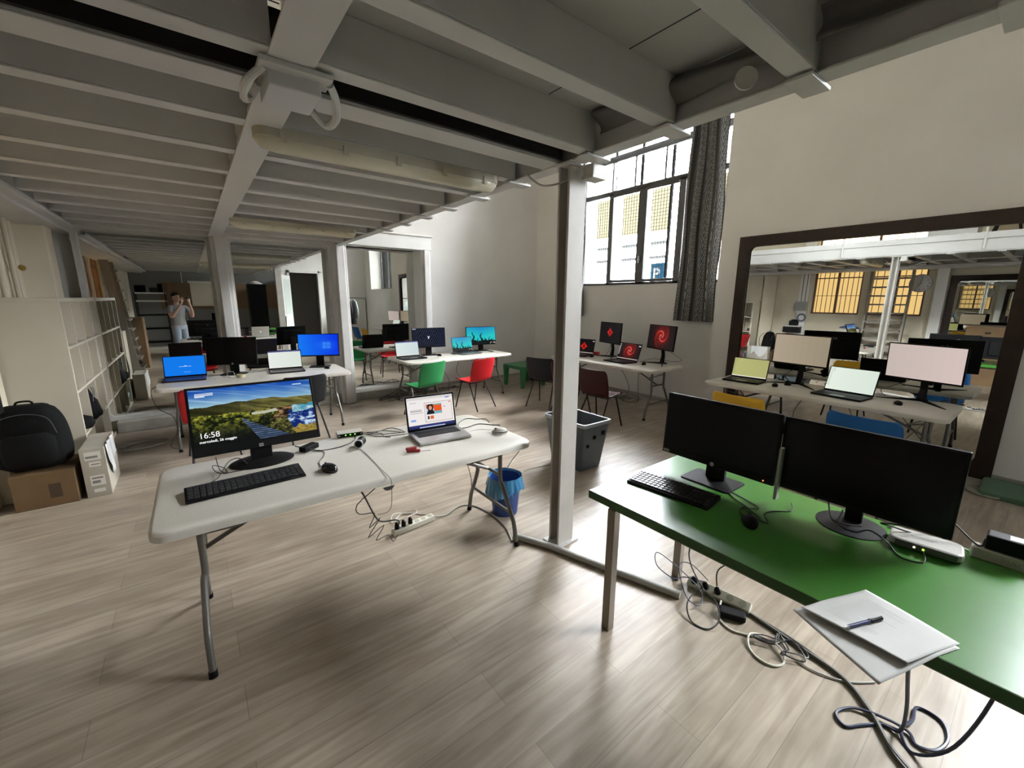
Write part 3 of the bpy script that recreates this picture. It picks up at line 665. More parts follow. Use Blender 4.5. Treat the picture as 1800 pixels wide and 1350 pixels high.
def neck(t, T, w, h):
    a, b = T @ Vector((0, .03, h*.12)), T @ Vector((0, .03, h*.4)); y0 = T @ Vector((0, .045, 0))
    obj('stand_neck', MB().loft([[(-w/2, y, z), (w/2, y, z), (w/2, y+.024, z), (-w/2, y+.024, z)] for y, z in ((y0.y-.005, .01), (max(y0.y, a.y), a.z), (b.y, b.z))]), BLKP, t, bevel=.004)
def monitor(label, x, y, zb, yaw, tilt, w, h, scr, base='oval', n=(96, 54), logo=None, back=None, bx=0, tz=.74, name='monitor', brand_glow=0, chin=.018, bez=.010):
    a = R(yaw); ti = R(tilt); t = thing(name, label, 'monitor', (x, y, tz), a)
    zc = zb-tz; T = Matrix.Translation((0, 0, zc)) @ Matrix.Rotation(-ti, 4, 'X')
    p = obj('panel', MB().box(-w/2, w/2, 0, .022, 0, h, T).box(-w*.32, w*.32, .02, .045, h*.18, h*.78, T), BLKP, t, bevel=.004)
    rot = (R(0)-ti, 0, 0)
    if scr: paint('screen', lambda u, v: tuple(T @ Vector((-w/2+bez+(w-2*bez)*u, -.0012, chin+(h-chin-bez)*v))), scr, n[0], n[1], SCR, p)
    else: obj('screen', MB().add([tuple(T @ Vector(q)) for q in ((-w/2+bez, -.0012, chin), (w/2-bez, -.0012, chin), (w/2-bez, -.0012, h-bez), (-w/2+bez, -.0012, h-bez))], [(0, 1, 2, 3)]), BLKS, p)
    if logo == 'disc': 
        o = obj('logo', MB().lathe([(0, 0), (.0105, 0), (.0105, .001), (0, .001)], 20), SILVER, p, loc=T @ Vector((0, -.0015, .014)), rot=(R(90)-ti, 0, 0))
        text('logo_letters', 'hp', .013, BLKP, p, T @ Vector((-.0065, -.0032, .0105)), (R(90)-ti, 0, 0), ext=.0002)
    elif logo == 'square': 
        obj('logo', MB().box(-.011, .011, -.003, -.0015, .004, .022, T), SILVER, p); text('logo_letters', 'hp', .014, BLKP, p, T @ Vector((-.007, -.0036, .009)), (R(90)-ti, 0, 0), ext=.0002)
    if back: text('brand_letters', back, .045, SILVER, p, T @ Vector((.065, .0465 if base != 'oval2' else .0465, h*.72)), (R(90)-ti, 0, R(180)), ext=.0006)
    top = T @ Vector((0, .04, h*.42))
    if base in ('oval', 'oval2'):
        neck(t, T, .11, h); 
        obj('stand_base', MB().lathe([(0, 0), (1, 0), (1, .006), (.9, .014), (.3, .02), (0, .02)], 40, sx=.165, sy=.115, c=(0, .035, 0)), BLKP, t, smooth=30)
    elif base == 'square':
        neck(t, T, .10, h)
        obj('stand_base', MB().prism(rrect(.26, .19, .02, cy=.02), 0, .012), BLKP, t, bevel=.003)
    elif base == 'round':
        neck(t, T, .06, h)
        obj('stand_base', MB().lathe([(0, 0), (.12, 0), (.12, .008), (.04, .016), (0, .016)], 32, c=(0, .02, 0)), BLKP, t, smooth=30)
    elif base == 'vee':
        obj('stand_neck', MB().loft([[(-.03, .05, .02), (.03, .05, .02), (.03, .09, .02), (-.03, .09, .02)], [(-.025, .07, zc*.6), (.025, .07, zc*.6), (.025, .1, zc*.6), (-.025, .1, zc*.6)], [(-.025, .04, zc+h*.45), (.025, .04, zc+h*.45), (.025, .06, zc+h*.45), (-.025, .06, zc+h*.45)]]), BLKP, t, bevel=.003)
        for s in (-1, 1):
            obj('stand_leg', MB().loft([[(s*.01-.02, .07, 0), (s*.01+.02, .07, 0), (s*.01+.02, .07, .022), (s*.01-.02, .07, .022)], [(s*.26-.006, -.13, 0), (s*.26+.006, -.13, 0), (s*.26+.006, -.13, .006), (s*.26-.006, -.13, .006)]]), BLKP, t)
        obj('stand_leg', MB().box(-.02, .02, .06, .15, 0, .015), BLKP, t)
    return t
def laptop(label, x, y, yaw, tilt, w, scr, n=(72, 44), body=BLKP, d=None, kb='dark', hgt=None, tz=.74, bez=.009, glyph=None, chin=.018):
    d = d or w*.66; hl = hgt or w*.62; a = R(yaw); ti = R(tilt)
    t = thing('laptop', label, 'laptop', (x, y, tz), a)
    obj('base', MB().prism(rrect(w, d, .012, cy=-d/2), .002, .020), body, t, bevel=.003)
    kp = obj('keyboard', MB().box(-w*.42, w*.42, -d*.56, -d*.10, .0195, .0205), BLKP, t)
    k = MB()
    for r in range(6):
        for c in range(15): k.cbox((-w*.42+w*.84*(c+.5)/15, -d*.13-d*.40*(r+.5)/6, .0215), (w*.84/15*.82, d*.4/6*.82, .002))
    obj('keys', k, mat('dark_keys', (.02, .02, .022), .45), kp)
    obj('touchpad', MB().box(-w*.14, w*.14, -d*.93, -d*.62, .0195, .0204), mat('touchpad_'+body.name, tuple(.8*c for c in body.node_tree.nodes['Principled BSDF'].inputs['Base Color'].default_value[:3]), .3), t)
    T = Matrix.Translation((0, 0, .018)) @ Matrix.Rotation(-ti, 4, 'X')
    lid = obj('lid', MB().box(-w/2, w/2, 0, .008, 0, hl, T), body, t, bevel=.003)
    obj('bezel', MB().box(-w/2+.002, w/2-.002, -.0008, 0, .002, hl-.002, T), BLKS, lid)
    if scr: paint('screen', lambda u, v: tuple(T @ Vector((-w/2+bez+(w-2*bez)*u, -.0015, chin+(hl-chin-bez)*v))), scr, n[0], n[1], SCR, lid)
    if glyph:
        G = MB().lathe([(0, 0), (.018, 0), (.018, .0008), (0, .0008)], 18, sx=.95, sy=1.08)
        obj('lid_emblem', G, emis('emblem_glow', (1, 1, 1), .9), lid, loc=T @ Vector((0, .0088, hl*.5)), rot=(R(-90)-ti, 0, 0))
        obj('lid_emblem', MB().lathe([(0, 0), (.005, 0), (.005, .0008), (0, .0008)], 10, sx=.6, sy=1.2), emis('emblem_glow', (1, 1, 1), .9), lid, loc=T @ Vector((.004, .0088, hl*.5+.026)), rot=(R(-90)-ti, 0, 0))
    return t
def keyboard(label, x, y, yaw, w, d, z=.74, cols=20):
    t = thing('keyboard', label, 'keyboard', (x, y, z), R(yaw))
    obj('body', MB().add([(-w/2, -d/2, 0), (w/2, -d/2, 0), (w/2, d/2, 0), (-w/2, d/2, 0), (-w/2, -d/2, .012), (w/2, -d/2, .012), (w/2, d/2, .024), (-w/2, d/2, .024)],
        [(3, 2, 1, 0), (4, 5, 6, 7), (0, 1, 5, 4), (1, 2, 6, 5), (2, 3, 7, 6), (3, 0, 4, 7)]), BLKP, t, bevel=.003)
    k = MB(); rows = 6
    for r in range(rows):
        for c in range(cols):
            yy = -d/2+.012+(d-.024)*(r+.5)/rows; zz = .012+.012*(yy+d/2)/d
            k.cbox((-w/2+.01+(w-.02)*(c+.5)/cols, yy, zz+.003), ((w-.02)/cols*.84, (d-.024)/rows*.84, .007))
    obj('keys', k, mat('keycaps', (.022, .022, .024), .35), t, bevel=.0012, seg=1)
    return t
def mouse(label, x, y, yaw, m=None, z=.74, s=1, stripe=False):
    t = thing('mouse', label, 'mouse', (x, y, z), R(yaw)); m = m or BLKP
    r = []
    for zz, k in ((0, .92), (.008, 1), (.018, .96), (.028, .78), (.034, .48), (.036, .12)):
        r.append([(.031*s*k*cos(2*pi*i/20)*(1+.06*sin(2*pi*i/20)), .052*s*k*sin(2*pi*i/20)-(1-k)*.008, zz*s) for i in range(20)])
    obj('body', MB().loft(r), m, t, smooth=True)
    obj('wheel', MB().tube([(-.003, .028*s, .031*s), (.003, .028*s, .031*s)], .006*s, 10), BLKP, t, smooth=40)
    if stripe: obj('stripe', MB().loft([[(.0315*s*k*cos(2*pi*i/20), .0525*s*k*sin(2*pi*i/20), zz) for i in range(20)] for zz, k in ((.012, 1), (.0165, .985))]), BLKP, t, smooth=True)
    return t

# -- near white table
fm = monitor('large black monitor showing a coastal landscape lock screen, on the nearest white table', .239, 2.68, .838, -.5, 21, .635, .382, s_land, 'oval', (300, 170), 'square', chin=.048, bez=.014, back='hp')
TM = Matrix.Translation((0, 0, .098)) @ Matrix.Rotation(R(-21), 4, 'X')
pn = [c for c in fm.children if c.name.startswith('panel')][0]; WG = emis('text_glow', (1, 1, 1), 1)
text('clock_text', '16:58', .043, WG, pn, TM @ Vector((-.280, -.0022, .098)), (R(69), 0, 0), ext=.0001)
text('date_text', 'mercoledì, 26 maggio', .0195, WG, pn, TM @ Vector((-.280, -.0022, .072)), (R(69), 0, 0), ext=.0001, bold=.0003)
laptop('silver laptop showing a web page, on the nearest white table', 1.30, 2.63, -6, 13, .372, s_web, (150, 96), SILVER, d=.26, hgt=.252, glyph=1, bez=.013, chin=.016)
keyboard('full-size black keyboard in front of the landscape monitor', .135, 2.405, 2, .515, .165)
mouse('glossy black mouse right of the full-size keyboard on the nearest white table', .515, 2.335, 20, mat('gloss_black', (.01, .01, .012), .15), s=1.15)
mouse('cream white mouse with a black stripe at the right end of the nearest white table', 1.665, 2.31, 60, WHITEPL, stripe=True, s=1.1)
t = thing('network_switch', 'small white network switch with green lights on the nearest white table', 'network switch', (.79, 2.90, .74), R(-8))
obj('body', MB().box(-.085, .085, -.04, .05, 0, .028), mat('switch_plastic', (.55, .53, .47), .4), t, bevel=.005)
obj('front_panel', MB().box(-.082, .082, -.042, -.039, .002, .026), BLKP, t)
for i in range(3): obj('light', MB().cbox((-.03+.03*i, -.0435, .016), (.009, .002, .006)), emis('green_light', (.25, 1, .1), 2.5), t)
for s in (-1, 1): obj('screw', MB().tube([(s*.072, -.043, .014), (s*.072, -.0395, .014)], .005), SILVER, t)
t = thing('webcam', 'round black webcam with a pale ring lying on the nearest white table', 'webcam', (.76, 2.60, .74), R(-35))
obj('body', MB().tube([(0, .07, .028), (0, 0, .028)], .027, 24), BLKP, t, smooth=40)
obj('ring', MB().tube([(0, .003, .028), (0, -.004, .028)], .0285, 24), SILVER, t, smooth=40); obj('lens', MB().tube([(0, 0, .028), (0, -.006, .028)], .022, 24), BLKS, t, smooth=40)
RK = mat('red_gloss', (.20, .012, .012), .3)
t = thing('pocket_knife', 'dark red multi-tool lying open in front of the silver laptop', 'tool', (1.01, 2.325, .74), R(-30))
obj('handle', MB().prism(rrect(.085, .026, .012), .0, .018), RK, t, bevel=.004); obj('handle', MB().prism(rrect(.07, .024, .011), .016, .032, Matrix.Rotation(R(25), 4, 'Z') @ Matrix.Translation((-.01, .01, 0))), RK, t, bevel=.004)
obj('blade', MB().prism([(.04, -.004), (.105, -.001), (.1, .005), (.04, .006)], .006, .009), SILVER, t)
o = obj('power_brick', MB().box(-.055, .055, -.028, .028, 0, .032), BLKP, loc=(.50, 2.76, .74), rot=(0, 0, R(35)), bevel=.004); tag(o, 'black power brick right of the landscape monitor stand', 'power adapter')
o = obj('table_latch', MB().prism([(-.032, 0), (.032, 0), (.02, -.016), (0, -.022), (-.02, -.016)], -.003, .003, Matrix.Rotation(R(90), 4, 'X')), mat('latch_metal', (.06, .06, .055), .4), loc=(.735, 2.035, .697)); tag(o, 'small dark half-round hanger under the front edge of the nearest white table', 'hook')
Z = .743
cable('thin black cord looping from the landscape monitor to the keyboard', [(-.02, 2.49, .757), (.02, 2.57, .75), (.07, 2.66, .79), (.12, 2.67, .80), (.16, 2.66, .76)], .0022)
cable('black cord knotted behind the full-size keyboard, under the landscape monitor', [(.02, 2.76, .80), (.03, 2.68, .75), (.06, 2.62, Z), (.05, 2.72, Z), (.0, 2.74, .76), (.03, 2.64, Z), (.17, 2.62, Z), (.2, 2.6, Z)], .0022)
cable('black network cord sweeping from the switch to the landscape monitor', [(.80, 2.86, .75), (.80, 2.80, Z), (.74, 2.72, Z), (.64, 2.68, Z), (.54, 2.70, Z), (.42, 2.76, .78)], .003)
cable('black cord of the glossy black mouse', [(.505, 2.395, .752), (.49, 2.43, Z), (.5, 2.5, Z), (.54, 2.57, Z), (.56, 2.66, Z), (.50, 2.70, .75), (.52, 2.80, .76)], .002)
for i, (pp, lab) in enumerate([([(.83, 2.86, .752), (.92, 2.83, Z), (1.0, 2.86, Z), (1.06, 2.80, Z), (1.11, 2.70, .75)], 'leftmost looping'), ([(.84, 2.855, .752), (.95, 2.78, Z), (1.02, 2.76, Z), (1.11, 2.71, .75)], 'second from the rear'), ([(.86, 2.85, .752), (.93, 2.75, Z), (1.03, 2.70, Z), (1.12, 2.66, .75)], 'nearest to the webcam'),
                            ([(.86, 3.0-.12, .748), (.98, 2.86, Z), (1.08, 2.88, Z), (1.12, 2.80, Z), (1.12, 2.70, .75)], 'rearmost'), ([(.90, 2.87, Z), (.98, 2.80, Z), (.97, 2.72, Z), (1.0, 2.68, Z)], 'shortest loose')]):
    cable('%s thin grey cord between green-lit switch and silver laptop' % lab, pp, .0023, mat('dusty_cable', (.05, .045, .04), .5), group='cords between switch and silver laptop')
cable('rearmost black cord curving over the right end of the nearest white table', [(1.49, 2.60, .757), (1.56, 2.70, Z), (1.66, 2.76, Z), (1.72, 2.70, Z), (1.765, 2.63, .75), (1.785, 2.6, .70)], .0028)
cable('black cord with a plug end, closest to the white mouse', [(1.48, 2.52, .757), (1.56, 2.56, Z), (1.66, 2.58, Z), (1.73, 2.50, Z), (1.76, 2.44, .75)], .0035)
cable('pale cord of the white mouse', [(1.49, 2.43, .757), (1.55, 2.47, Z), (1.61, 2.45, Z), (1.64, 2.36, .755)], .002, GREYC)
cable('thin grey wire over the table edge to the little hanger', [(.76, 2.57, Z), (.76, 2.4, Z), (.75, 2.2, Z), (.745, 2.04, .744), (.742, 2.01, .71), (.74, 2.02, .6), (.75, 2.10, .52), (.745, 2.2, .46), (.74, 2.25, .44)], .0015, mat('dusty_cable', (.05, .045, .04), .5))

# -- green desk
hp = monitor('black switched-off monitor on the green desk, the nearer to the keyboard', 2.075, .983, .829, -90.7, 3.2, .585, .345, blank, 'square', logo='disc', back='hp', chin=.035)
obj('power_light', MB().cbox((.25, -.0025, .104), (.006, .002, .006)), emis('amber_light', (1, .25, .1), 1.5), hp)
obj('sticker', MB().cbox((-.265, -.0025, .104), (.035, .001, .014)), mat('sticker_grey', (.25, .25, .25), .5), hp)
obj('cable_cover', MB().box(.30, .312, .0, .03, .03, .28), mat('cover_grey', (.3, .29, .27), .5), hp)
monitor('wide black switched-off monitor on the green desk, on an oval foot', 2.115, .402, .823, -89.8, 1.8, .585, .338, blank, 'round', back='AOC')
keyboard('compact black keyboard on the green desk', 1.815, 1.045, -84, .415, .155, .745, 18)
mouse('black mouse on the green desk', 1.80, .665, -60, z=.745, s=1.0)
MW = mat('modem_white', (.45, .44, .40), .35)
t = thing('modem_router', 'white modem router with two green lights lying on the green desk', 'router', (2.155, .175, .745), R(-83))
obj('case', MB().prism(rrect(.205, .125, .03), .006, .036), MW, t, bevel=.008); obj('front_panel', MB().box(-.085, .085, -.066, -.060, .008, .034), mat('panel_grey', (.1, .1, .1), .4), t, bevel=.002)
for i, c in enumerate(((1, 1, .6), (.5, 1, .1))): obj('light', MB().cbox((-.03+.025*i, -.0675, .021), (.006, .002, .006)), emis('modem_light%d' % i, c, 2.5), t)
obj('print', MB().box(-.045, .03, .002, .008, .0362, .0366).box(-.04, .02, -.010, -.006, .0362, .0366), mat('print_grey', (.3, .3, .3), .5), t)
t = thing('power_strip', 'pale power strip at the right edge of the green desk, under the black adapter', 'power strip', (2.255, -.045, .745), R(-88))
obj('body', MB().prism(rrect(.22, .055, .008), 0, .042), mat('strip_plastic', (.45, .43, .36), .4), t, bevel=.004)
text('print', 'MACE', .028, mat('print_grey', (.3, .3, .3), .5), t, (-.035, -.0276, .01), (R(90), 0, 0))
t = thing('power_adapter', 'black plug-in adapter with a white label on the green desk power strip', 'power adapter', (2.275, -.02, .787), R(-88))
obj('body', MB().box(-.055, .055, -.035, .035, 0, .055), BLKP, t, bevel=.006); obj('label_sticker', MB().box(.0, .045, -.022, .022, .055, .0555), WHITEPL, t)
ZD = .748
cable('black cord knotted at the foot of the wide switched-off monitor', [(2.16, .44, .79), (2.03, .42, .78), (2.0, .36, .78), (2.02, .32, .80), (2.06, .27, .76), (2.0, .22, ZD), (2.02, .16, ZD), (2.09, .17, .76)], .003)
cable('black cord rising from the white router to the wide switched-off monitor', [(2.2, .2, .77), (2.13, .27, .80), (2.08, .3, .82), (2.13, .24, .82), (2.22, .18, .80), (2.25, .12, .76)], .003)
cable('black cord hanging beside the round monitor foot', [(2.17, .50, .86), (2.12, .48, .80), (2.06, .44, .77), (2.10, .36, .77)], .003)
cable('black cord of the green desk mouse', [(1.83, .70, .755), (1.87, .74, ZD), (1.92, .745, ZD), (1.97, .70, ZD), (2.02, .80, ZD), (2.06, .92, ZD)], .0022)
cable('black cord lying in a loop between mouse and monitors on the green desk', [(1.93, .74, ZD), (1.88, .70, ZD), (1.86, .62, ZD), (1.93, .66, ZD), (1.99, .65, ZD), (2.06, .60, ZD), (2.12, .62, .76)], .0025)
cable('black cord along the rear of the switched-off keyboard-side monitor', [(2.10, .90, ZD), (2.0, .84, ZD), (1.94, .74, ZD), (1.88, .655, ZD)], .0022)
cable('pale network cord running from router to power strip over the green desk', [(2.24, .30, ZD), (2.25, .2, ZD), (2.265, .09, ZD), (2.262, .07, ZD)], .003, GREYC)
cable('black cord from the plug-in adapter out over the desk edge', [(2.27, .035, .81), (2.24, .05, .79), (2.26, .14, .85), (2.24, .22, .86), (2.16, .26, .86)], .0032)
# papers and pen
PAP = mat('paper', (.60, .60, .57), .7, var=.03, vscale=12)
def sheet(label, pts, z0, curl, sd):
    t = thing('paper_sheet', label, 'paper', (0, 0, 0)); 
    def fn(u, v):
        a, b, c, d = pts; x = (a[0]*(1-u)+b[0]*u)*(1-v)+(d[0]*(1-u)+c[0]*u)*v; y = (a[1]*(1-u)+b[1]*u)*(1-v)+(d[1]*(1-u)+c[1]*u)*v
        over = max(0, 1.49-x); return (x, y, z0+.001*sin(u*7+v*5+sd)-over*curl)
    s = obj('sheet', MB().grid(fn, 24, 24), PAP, t, smooth=True, solid=.0006)
    q = MB(); rnd = random.Random(sd)
    for i in range(16):
        u0, u1 = .12+.02*rnd.random(), .3+.35*rnd.random(); v = .18+i*.042
        q.grid(lambda u, w, u0=u0, u1=u1, v=v: (lambda p: (p[0], p[1], p[2]+.0008))(fn(v+.008*w, u0+(u1-u0)*u)), 8, 1)
    obj('handwriting', q, mat('pencil_grey', (.46, .46, .46), .8), t)
    return t
sheet('lower white paper sheet sticking out over the green desk edge', [(1.39, .36), (1.655, .24), (1.575, .02), (1.285, .13)], .7462, .12, 3)
sheet('top white paper sheet with faint pencil notes under the blue pen', [(1.405, .345), (1.668, .245), (1.598, .022), (1.395, .098)], .7482, .02, 5)
t = thing('pen', 'dark blue pen lying on the paper sheets', 'pen', (1.465, .208, .7545), R(-22))
obj('barrel', MB().tube([(-.055, 0, 0), (.04, 0, 0)], .005, 12), mat('pen_blue', (.02, .03, .12), .3), t, smooth=40)
obj('tip', MB().tube([(-.075, 0, 0), (-.055, 0, 0)], [.001, .0045], 12), SILVER, t, smooth=40); obj('cap', MB().tube([(.03, 0, 0), (.075, 0, 0)], .0065, 12), BLKP, t, smooth=40)
obj('clip', MB().box(.025, .07, -.002, .002, .006, .009), SILVER, t)

# -- white desk by the big mirror
laptop('black laptop with a pale yellow screen, on the white desk by the big mirror', 5.30, 2.19, -86, 14, .40, s_plain((.74, .74, .48), (.70, .70, .46), 1, 1))
monitor('monitor with a blank beige screen, on the white desk by the big mirror', 5.42, 1.726, .965, -98.8, 2.2, .585, .347, s_plain((.70, .64, .56), (.62, .57, .48)), 'vee', (8, 4), back='AOC')
laptop('black laptop with a bright white screen, on the white desk by the big mirror', 5.27, 1.205, -97, 19, .43, s_plain((.93, .97, .92), (.88, .93, .88), 1))
monitor('monitor with a blank pinkish white screen, on the white desk by the big mirror', 5.45, .709, .938, -105.4, -3, .585, .351, s_plain((.80, .74, .71), (.86, .78, .76)), 'vee', (8, 4), back='AOC')
mouse('black mouse between the yellow laptop and the beige screen', 5.14, 1.83, -70)
mouse('black mouse in front of the pinkish white screen', 5.16, .79, -70)
o = obj('webcam_puck', MB().lathe([(0, 0), (.035, 0), (.03, .03), (.02, .05), (0, .055)], 20), BLKP, loc=(5.33, 1.77, .74), smooth=40); tag(o, 'small black gadget beside the beige screen stand', 'gadget')
# -- window table
laptop('black laptop with a red diamond wallpaper, partly behind the steel column', 5.40, 5.0, -80, 13, .42, s_omen(1.3, True, True, .5, .5, True))
monitor('monitor with a small red diamond wallpaper, on the window table', 5.52, 4.53, .968, -105.6, 3.2, .592, .352, s_omen(1, ox=.5, oy=.52, diamond=True), 'vee', (120, 70))
laptop('black laptop with a red swirl wallpaper, on the window table', 5.37, 4.04, -96, 18, .44, s_omen(1.7, True, True), (110, 66))
monitor('monitor with a large red swirl wallpaper, at the right end of the window table', 5.52, 3.58, .957, -109.5, 5.9, .612, .366, s_omen(1.6), 'vee', (120, 70))
mouse('black mouse beside the red diamond laptop on the window table', 5.30, 4.70, -70)
mouse('black mouse at the right end of the window table', 5.28, 3.66, -70)
o = obj('red_box', MB().box(-.03, .03, -.05, .05, 0, .05), mat('red_card', (.5, .03, .03), .5), loc=(5.6, 4.86, .74), bevel=.003); tag(o, 'small red box behind the red diamond laptop', 'box')
# -- far table
laptop('dark laptop with a white screen, at the left end of the far table', 2.745, 6.36, 2, 12, .41, s_plain((.88, .93, .92), (.82, .88, .88), 0, 2))
monitor('monitor with a dark blue faceted wallpaper, on the far table', 3.173, 6.45, .871, -9.2, 4.5, .577, .332, s_hex, 'square', (150, 84))
laptop('laptop with a turquoise tree wallpaper, on the far table', 3.82, 6.42, 3, 14, .43, s_cyan, (90, 56), mat('graphite', (.08, .08, .085), .4))
monitor('monitor with a turquoise tree wallpaper, at the right end of the far table', 4.251, 6.48, .851, -12.2, 8.3, .583, .335, s_cyan, 'square', (120, 70))
mouse('black mouse below the dark blue faceted screen', 3.26, 6.27, 10); mouse('white mouse at the right end of the far table', 4.28, 6.20, 10, WHITEPL)
# -- left table
VI = mat('violet_black', (.025, .012, .02), .35)
laptop('laptop with a plain bright blue screen, at the left end of the left table', -.123, 6.20, -4, 14, .405, s_update, (90, 50), VI)
monitor('black switched-off monitor in the middle of the left table', .346, 6.17, .862, -24, 5.9, .56, .343, blank, 'square', logo='disc')
laptop('laptop with a white document screen, on the left table', .931, 6.16, -3.7, 13, .40, s_plain((.93, .95, .93), (.88, .92, .88), 0, 2), (60, 60), VI)
monitor('monitor with a blue window-logo desktop, at the right end of the left table', 1.36, 6.19, .888, -22.7, 6.5, .53, .313, s_win, 'square', (120, 70))
mouse('black mouse in front of the blue window-logo desktop', 1.40, 5.98, 10)
o = obj('tape_roll', MB().loft([[((r)*cos(a), (r)*sin(a), z) for a in [2*pi*i/24 for i in range(24)]] for r, z in ((.035, 0), (.045, 0), (.045, .035), (.035, .035), (.035, 0))], cap=False), mat('tape_yellow', (.55, .5, .3), .5), loc=(.40, 5.90, .74), smooth=40); tag(o, 'yellowish roll of tape in the middle of the left table', 'tape')
t = thing('headset', 'white earphones cable curled on the left table by the tape', 'earphones', (.30, 5.97, .74))
obj('cord', MB().tube(spline([(-.2, .04, .004), (-.12, .06, .02), (-.06, .04, .004), (-.02, .0, .004), (-.03, .05, .05), (.03, .04, .06), (.04, .0, .02), (0, -.02, .004)], 5), .003, 6), WHITEPL, t, smooth=True)
obj('puck', MB().lathe([(0, 0), (.03, 0), (.026, .012), (0, .016)], 18), WHITEPL, t, smooth=True)
# ================================================================== STORAGE AND CLUTTER
SH = mat('shelf_white', (.50, .455, .36), .5, var=.03)
t = thing('cube_shelf', 'tall white cube shelf with sixteen cells along the left wall, ending at the mirror', 'shelf', (-1.12, 6.265, 0))
HX, HY, HZ, TT = .215, .90, 1.63, .035
obj('side_panel', MB().box(-HX, HX, -HY, -HY+TT, 0, HZ), SH, t, bevel=.002); obj('side_panel', MB().box(-HX, HX, HY-TT, HY, 0, HZ), SH, t, bevel=.002)
obj('top_panel', MB().box(-HX, HX, -HY, HY, HZ, HZ+.04), SH, t, bevel=.002); obj('bottom_panel', MB().box(-HX, HX, -HY+TT, HY-TT, 0, TT), SH, t)
for k in (1, 2, 3):
    obj('shelf_board', MB().box(-HX, HX, -HY+TT, HY-TT, HZ*k/4-.01, HZ*k/4+.012), SH, t)
    yy = -HY+2*HY*k/4; obj('divider', MB().box(-HX, HX-.002, yy-.009, yy+.009, TT, HZ), SH, t)
obj('back_panel', MB().box(-HX-.005, -HX, -HY, HY, 0, HZ), SH, t)
BAG = mat('black_nylon', (.005, .005, .005), .8, spec=.12, bump=.3, bscale=250)
def backpack(label, x, y, z, rz, w=.34, h=.5, d=.2, lean=0, m=None, strap=True):
    t = thing('backpack', label, 'backpack', (x, y, z), R(rz)); m = m or BAG; rr = []
    for v in [i/14 for i in range(15)]:
        k = (1-abs(2*v-1)**4.0)**.5*.22+.80 if .02 < v < .98 else .72; k *= (1-.30*v**4)
        rr.append([(w/2*k*math.copysign(abs(cos(a))**.7, cos(a)), d/2*k*math.copysign(abs(sin(a))**.75, sin(a))*(1.08-.3*v)-lean*v, h*v) for a in [2*pi*i/28 for i in range(28)]])
    obj('body', MB().loft(rr), m, t, smooth=60)
    obj('front_pocket', MB().loft([[(w*.36*cos(a)*k, -d*.40-abs(sin(a))*d*.22*k-lean*v, h*(.08+v*.5)) for a in [R(180+15*i) for i in range(13)]] for v, k in ((0, .8), (.15, 1), (.85, .98), (1, .7))]), m, t, smooth=50)
    obj('handle', MB().tube(spline([(-.05, -lean, h*.985), (-.035, -lean, h*1.05), (.035, -lean, h*1.05), (.05, -lean, h*.985)], 4), .008), m, t, smooth=True)
    if strap:
        for s in (-1, 1): obj('strap', MB().tube(spline([(s*w*.22, d*.4-lean, h*.95), (s*w*.30, d*.7-lean*.6, h*.7), (s*w*.34, d*.62, h*.35), (s*w*.40, d*.35, h*.08)], 5), .016, 8, flat=.35), m, t, smooth=True)
    obj('zip', MB().tube(spline([(-w*.38, -d*.42-lean*.5, h*.55), (-w*.30, -d*.50-lean*.8, h*.82), (0, -d*.46-lean, h*.90), (w*.30, -d*.50-lean*.8, h*.82), (w*.38, -d*.42-lean*.5, h*.55)], 5), .003, 5), mat('zip_grey', (.06, .06, .06), .5), t, smooth=True)
    return t
backpack('large black backpack lying on the cardboard box beside the white shelf', -1.145, 4.96, .305, 0, .44, .52, .28, .02)
backpack('black backpack hanging out of the white cube shelf above the printer box', -.98, 6.05, .425, 95, .30, .36, .20, -.03)
backpack('small dark bag on the floor under the green garden table', 5.72, 6.62, 0, 20, .34, .30, .2, .03)
o = obj('dark_cushion', MB().loft([[(-.12*k*cos(a), .1*k*sin(a), z) for a in [2*pi*i/16 for i in range(16)]] for z, k in ((0, .8), (.04, 1), (.1, .9), (.13, .4))]), BAG, loc=(-.985, 5.62, .425), smooth=60); tag(o, 'small dark pouch on the shelf board left of the hanging backpack', 'bag')
o = obj('glass_bowl', MB().lathe([(0, 0), (.05, 0), (.10, .08), (.11, .15), (.10, .15), (.05, .02)], 20), mat('bowl_blue', (.25, .34, .33), .2), loc=(-1.02, 5.56, .045), smooth=50); tag(o, 'pale blue bowl in the lowest cell of the white cube shelf', 'bowl')
o = obj('dark_cube', MB().box(-.035, .035, -.04, .04, 0, .08), mat('dark_red_cube', (.05, .02, .02), .5), loc=(-.95, 5.44, .83), bevel=.003); tag(o, 'tiny dark cube in the third row of the white cube shelf', 'box')
o = obj('dark_block', MB().box(-.06, .06, -.05, .05, 0, .025), mat('dark_red_cube', (.05, .02, .02), .5), loc=(-1.0, 5.46, 1.235), bevel=.003); tag(o, 'flat dark block in the top-row cell of the white cube shelf', 'box')
KR = mat('kraft_card', (.15, .09, .04), .8, var=.12, vscale=6)
t = thing('cardboard_box', 'brown cardboard box on the floor under the large black backpack', 'box', (-1.095, 4.98, 0), R(0))
obj('carton', MB().box(-.18, .18, -.22, .22, 0, .29), KR, t, bevel=.004)
obj('printed_patch', MB().box(.02, .09, -.2215, -.22, .07, .19), mat('dark_print', (.06, .035, .02), .7), t); obj('flap', MB().box(-.18, .18, -.222, -.22, .24, .29), KR, t)
GB = mat('printer_box', (.36, .33, .27), .7, var=.1, vscale=5)
t = thing('printer_box', 'whitish printed cardboard box standing on end before the cube shelf', 'box', (-.795, 5.04, 0), R(0))
obj('carton', MB().box(-.078, .078, -.265, .265, 0, .43), GB, t, bevel=.004)
pb = mat('box_print', (.20, .19, .17), .7)
